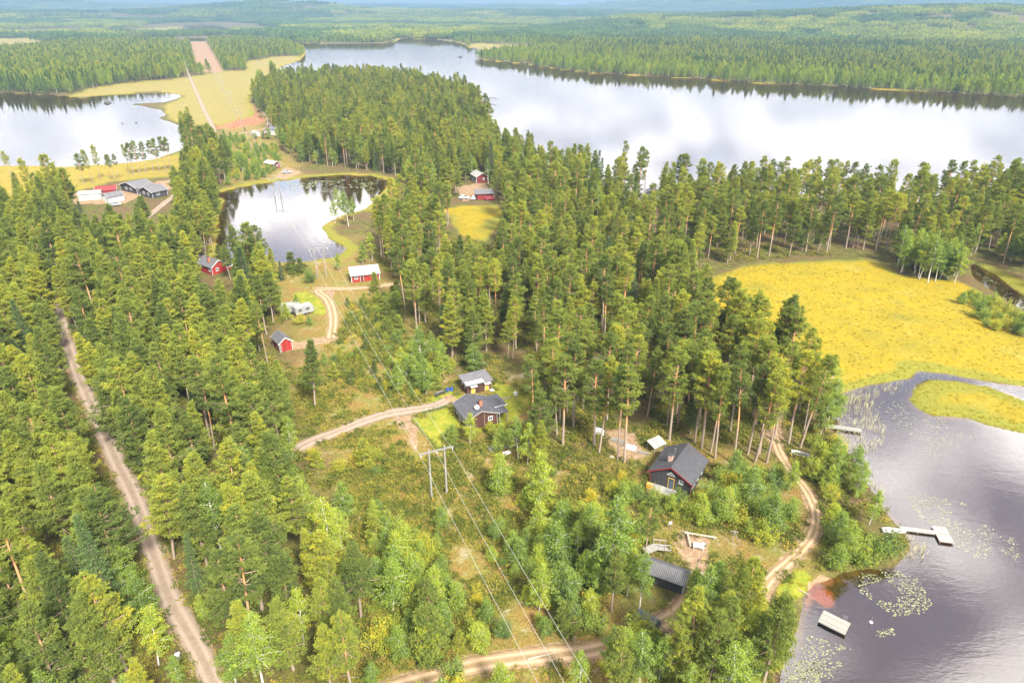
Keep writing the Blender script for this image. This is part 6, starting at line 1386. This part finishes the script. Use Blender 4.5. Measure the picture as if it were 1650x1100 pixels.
    # lily pads and reeds
    pads('lily_pads', [(W([(1375,880),(1420,905),(1480,930),(1510,985),(1440,990),(1385,950)]), 1300, .40), (W([(1430,770),(1480,790),(1560,810),(1640,860),(1650,930),(1560,890),(1480,830)]), 1500, .45), (W([(1300,1020),(1370,1040),(1390,1090),(1330,1100),(1270,1100)]), 500, .50), (W([(1270,1060),(1330,1060),(1320,1110),(1260,1110)]), 500, .35), (W([(1385,650),(1470,640),(1540,690),(1600,700),(1500,740),(1420,700)]), 1100, .5), (W([(1480,596),(1560,606),(1560,640),(1480,640)]), 500, .42), (W([(1410,1015),(1440,1008),(1445,1020),(1415,1025)]), 60, .0), (W([(1565,430),(1650,478),(1650,498),(1590,462)]), 600, .48)], M['pad'], 'pale lily pads floating on the near lake', (.06, .15))
    pads('pond_lilies', [(W([(460,292),(620,286),(610,312),(470,306)]), 700, .5), (W([(370,345),(480,350),(470,372),(380,380)]), 300, .6)], M['pad'], 'lily pads on the small pond', (.25, .6))
    b = TB(950); gg = b.g; P = []
    for poly, cnt in ((W([(1350,640),(1400,635),(1430,690),(1420,720),(1370,740),(1350,700)]), 620), (W([(1375,745),(1410,800),(1430,800),(1395,740)]), 120), (W([(1350,630),(1470,612),(1480,625),(1360,650)]), 260), (W([(1460,860),(1500,880),(1490,900),(1450,895)]), 120)):
        x0, y0 = poly.min(0); x1, y1 = poly.max(0); x = gg.uniform(x0, x1, cnt * 2); y = gg.uniform(y0, y1, cnt * 2); ok = (sdpoly(poly, x, y) < 0) & (fbm(x, y, 3, 91) > .42); P.append(np.stack([x[ok], y[ok], np.full(ok.sum(), WATER_Z - .1)], -1))
    P = np.concatenate(P); b.needles(P, np.tile([0, 0, 1.0], (len(P), 1)), np.full(len(P), .5), 3, 1.15, .035, 1, .25, .6)
    v, f, t = b.leaf(); setp(link('reeds', np_mesh('reeds', v, f, [M['reed']], None, {'tone': t})), 'thin pale reeds standing in the near lake', None, None, 'stuff')
# ------------------------------------------------------------------ sky, sun, air, camera
SUN_EL, SUN_AZ = R(46), R(150)      # azimuth clockwise from +Y: behind and right of the viewer
def sky():
    w = bpy.data.worlds.new('World'); S.world = w; w.use_nodes = True; t = w.node_tree; t.nodes.clear()
    out = t.nodes.new('ShaderNodeOutputWorld'); bg = t.nodes.new('ShaderNodeBackground'); bg.inputs[1].default_value = .15
    sk = t.nodes.new('ShaderNodeTexSky'); sk.sky_type = 'NISHITA'; sk.sun_disc = False; sk.sun_elevation = SUN_EL; sk.sun_rotation = SUN_AZ; sk.altitude = 300; sk.air_density = 1.2; sk.dust_density = 1.5
    tc = t.nodes.new('ShaderNodeTexCoord'); sp = t.nodes.new('ShaderNodeSeparateXYZ'); t.links.new(tc.outputs['Generated'], sp.inputs[0])
    def mth(op, a, b, cl=False):
        n = t.nodes.new('ShaderNodeMath'); n.operation = op; n.use_clamp = cl
        for v, i in ((a, 0), (b, 1)):
            if hasattr(v, 'is_linked'): t.links.new(v, n.inputs[i])
            else: n.inputs[i].default_value = v
        return n.outputs[0]
    dz = mth('ADD', mth('MAXIMUM', sp.outputs[2], 0.0), .14)
    cb = t.nodes.new('ShaderNodeCombineXYZ'); cb.inputs[2].default_value = 3.7; t.links.new(mth('DIVIDE', sp.outputs[0], dz), cb.inputs[0]); t.links.new(mth('DIVIDE', sp.outputs[1], dz), cb.inputs[1])
    n1 = t.nodes.new('ShaderNodeTexNoise'); n1.inputs['Scale'].default_value = 2.7; n1.inputs['Detail'].default_value = 5; n1.inputs['Roughness'].default_value = .5; n1.inputs['Distortion'].default_value = .3; t.links.new(cb.outputs[0], n1.inputs['Vector'])
    rp = t.nodes.new('ShaderNodeValToRGB'); rp.color_ramp.elements[0].position = .20; rp.color_ramp.elements[1].position = .40; t.links.new(n1.outputs['Fac'], rp.inputs[0])
    r2 = t.nodes.new('ShaderNodeValToRGB'); r2.color_ramp.elements[0].position = .43; r2.color_ramp.elements[0].color = (1.7, 1.7, 2.1, 1); r2.color_ramp.elements[1].position = .57; r2.color_ramp.elements[1].color = (7.8, 7.4, 7.2, 1); t.links.new(n1.outputs['Fac'], r2.inputs[0])
    hz = mth('SUBTRACT', 1.0, mth('MULTIPLY', mth('MAXIMUM', sp.outputs[2], 0.0), 4.0), True)     # veil of thin cloud near the horizon
    mx = t.nodes.new('ShaderNodeMix'); mx.data_type = 'RGBA'; t.links.new(rp.outputs[0], mx.inputs[0]); t.links.new(sk.outputs[0], mx.inputs[6]); t.links.new(r2.outputs[0], mx.inputs[7])
    m2 = t.nodes.new('ShaderNodeMix'); m2.data_type = 'RGBA'; t.links.new(hz, m2.inputs[0]); t.links.new(mx.outputs[2], m2.inputs[6]); m2.inputs[7].default_value = (6.4, 6.7, 7.2, 1)
    t.links.new(m2.outputs[2], bg.inputs[0]); t.links.new(bg.outputs[0], out.inputs[0])
    l = bpy.data.lights.new('sun', 'SUN'); l.energy = 4.2; l.angle = R(11); l.color = (1.0, .95, .84); o = bpy.data.objects.new('sun', l); C.objects.link(o)
    d = Vector((math.sin(SUN_AZ) * math.cos(SUN_EL), math.cos(SUN_AZ) * math.cos(SUN_EL), math.sin(SUN_EL)))
    o.rotation_euler = d.to_track_quat('Z', 'Y').to_euler(); o.location = (0, -50, 300)
def haze(density):
    m = MB(); m.box(-17000, -17000, -4, 17000, 17000, 260, M['stone']); o = m.build('haze'); setp(o, kind='stuff', label='pale blue haze in the air over the far land')
    mt = bpy.data.materials.new('haze_air'); mt.use_nodes = True; t = mt.node_tree; t.nodes.clear(); out = t.nodes.new('ShaderNodeOutputMaterial'); v = t.nodes.new('ShaderNodeVolumePrincipled')
    v.inputs['Color'].default_value = (.135, .225, .325, 1); v.inputs['Density'].default_value = density; v.inputs['Anisotropy'].default_value = .0
    t.links.new(v.outputs[0], out.inputs['Volume']); o.data.materials.clear(); o.data.materials.append(mt)
def camera():
    c = bpy.data.cameras.new('camera'); c.sensor_width = 36; c.sensor_fit = 'HORIZONTAL'; c.lens = 36 * FPX / 1650; c.clip_end = 60000; c.clip_start = .5
    o = bpy.data.objects.new('camera', c); C.objects.link(o); o.location = (0, 0, CAM_H); o.rotation_euler = (math.pi / 2 - PITCH, 0, 0); S.camera = o
    S.view_settings.view_transform = 'Standard'; S.view_settings.look = 'None'; S.view_settings.exposure = EXPOSURE; S.view_settings.gamma = 1
    cy = S.cycles; cy.max_bounces = 5; cy.diffuse_bounces = 3; cy.glossy_bounces = 2; cy.transmission_bounces = 3; cy.transparent_max_bounces = 6; cy.volume_bounces = 0; cy.use_denoising = True; cy.sample_clamp_indirect = 6; cy.caustics_reflective = False; cy.caustics_refractive = False
EXPOSURE = 2.15
import time
t0 = time.time()
bmat(); buildings(); print('buildings', time.time() - t0)
build_terrain(); build_roads(); print('terrain', time.time() - t0)
build_protos(); print('protos', time.time() - t0)
scatter(); plant(); print('plants', time.time() - t0)
power_line(); props(); person()
sky(); haze(2.2e-4); camera(); print('done', time.time() - t0)
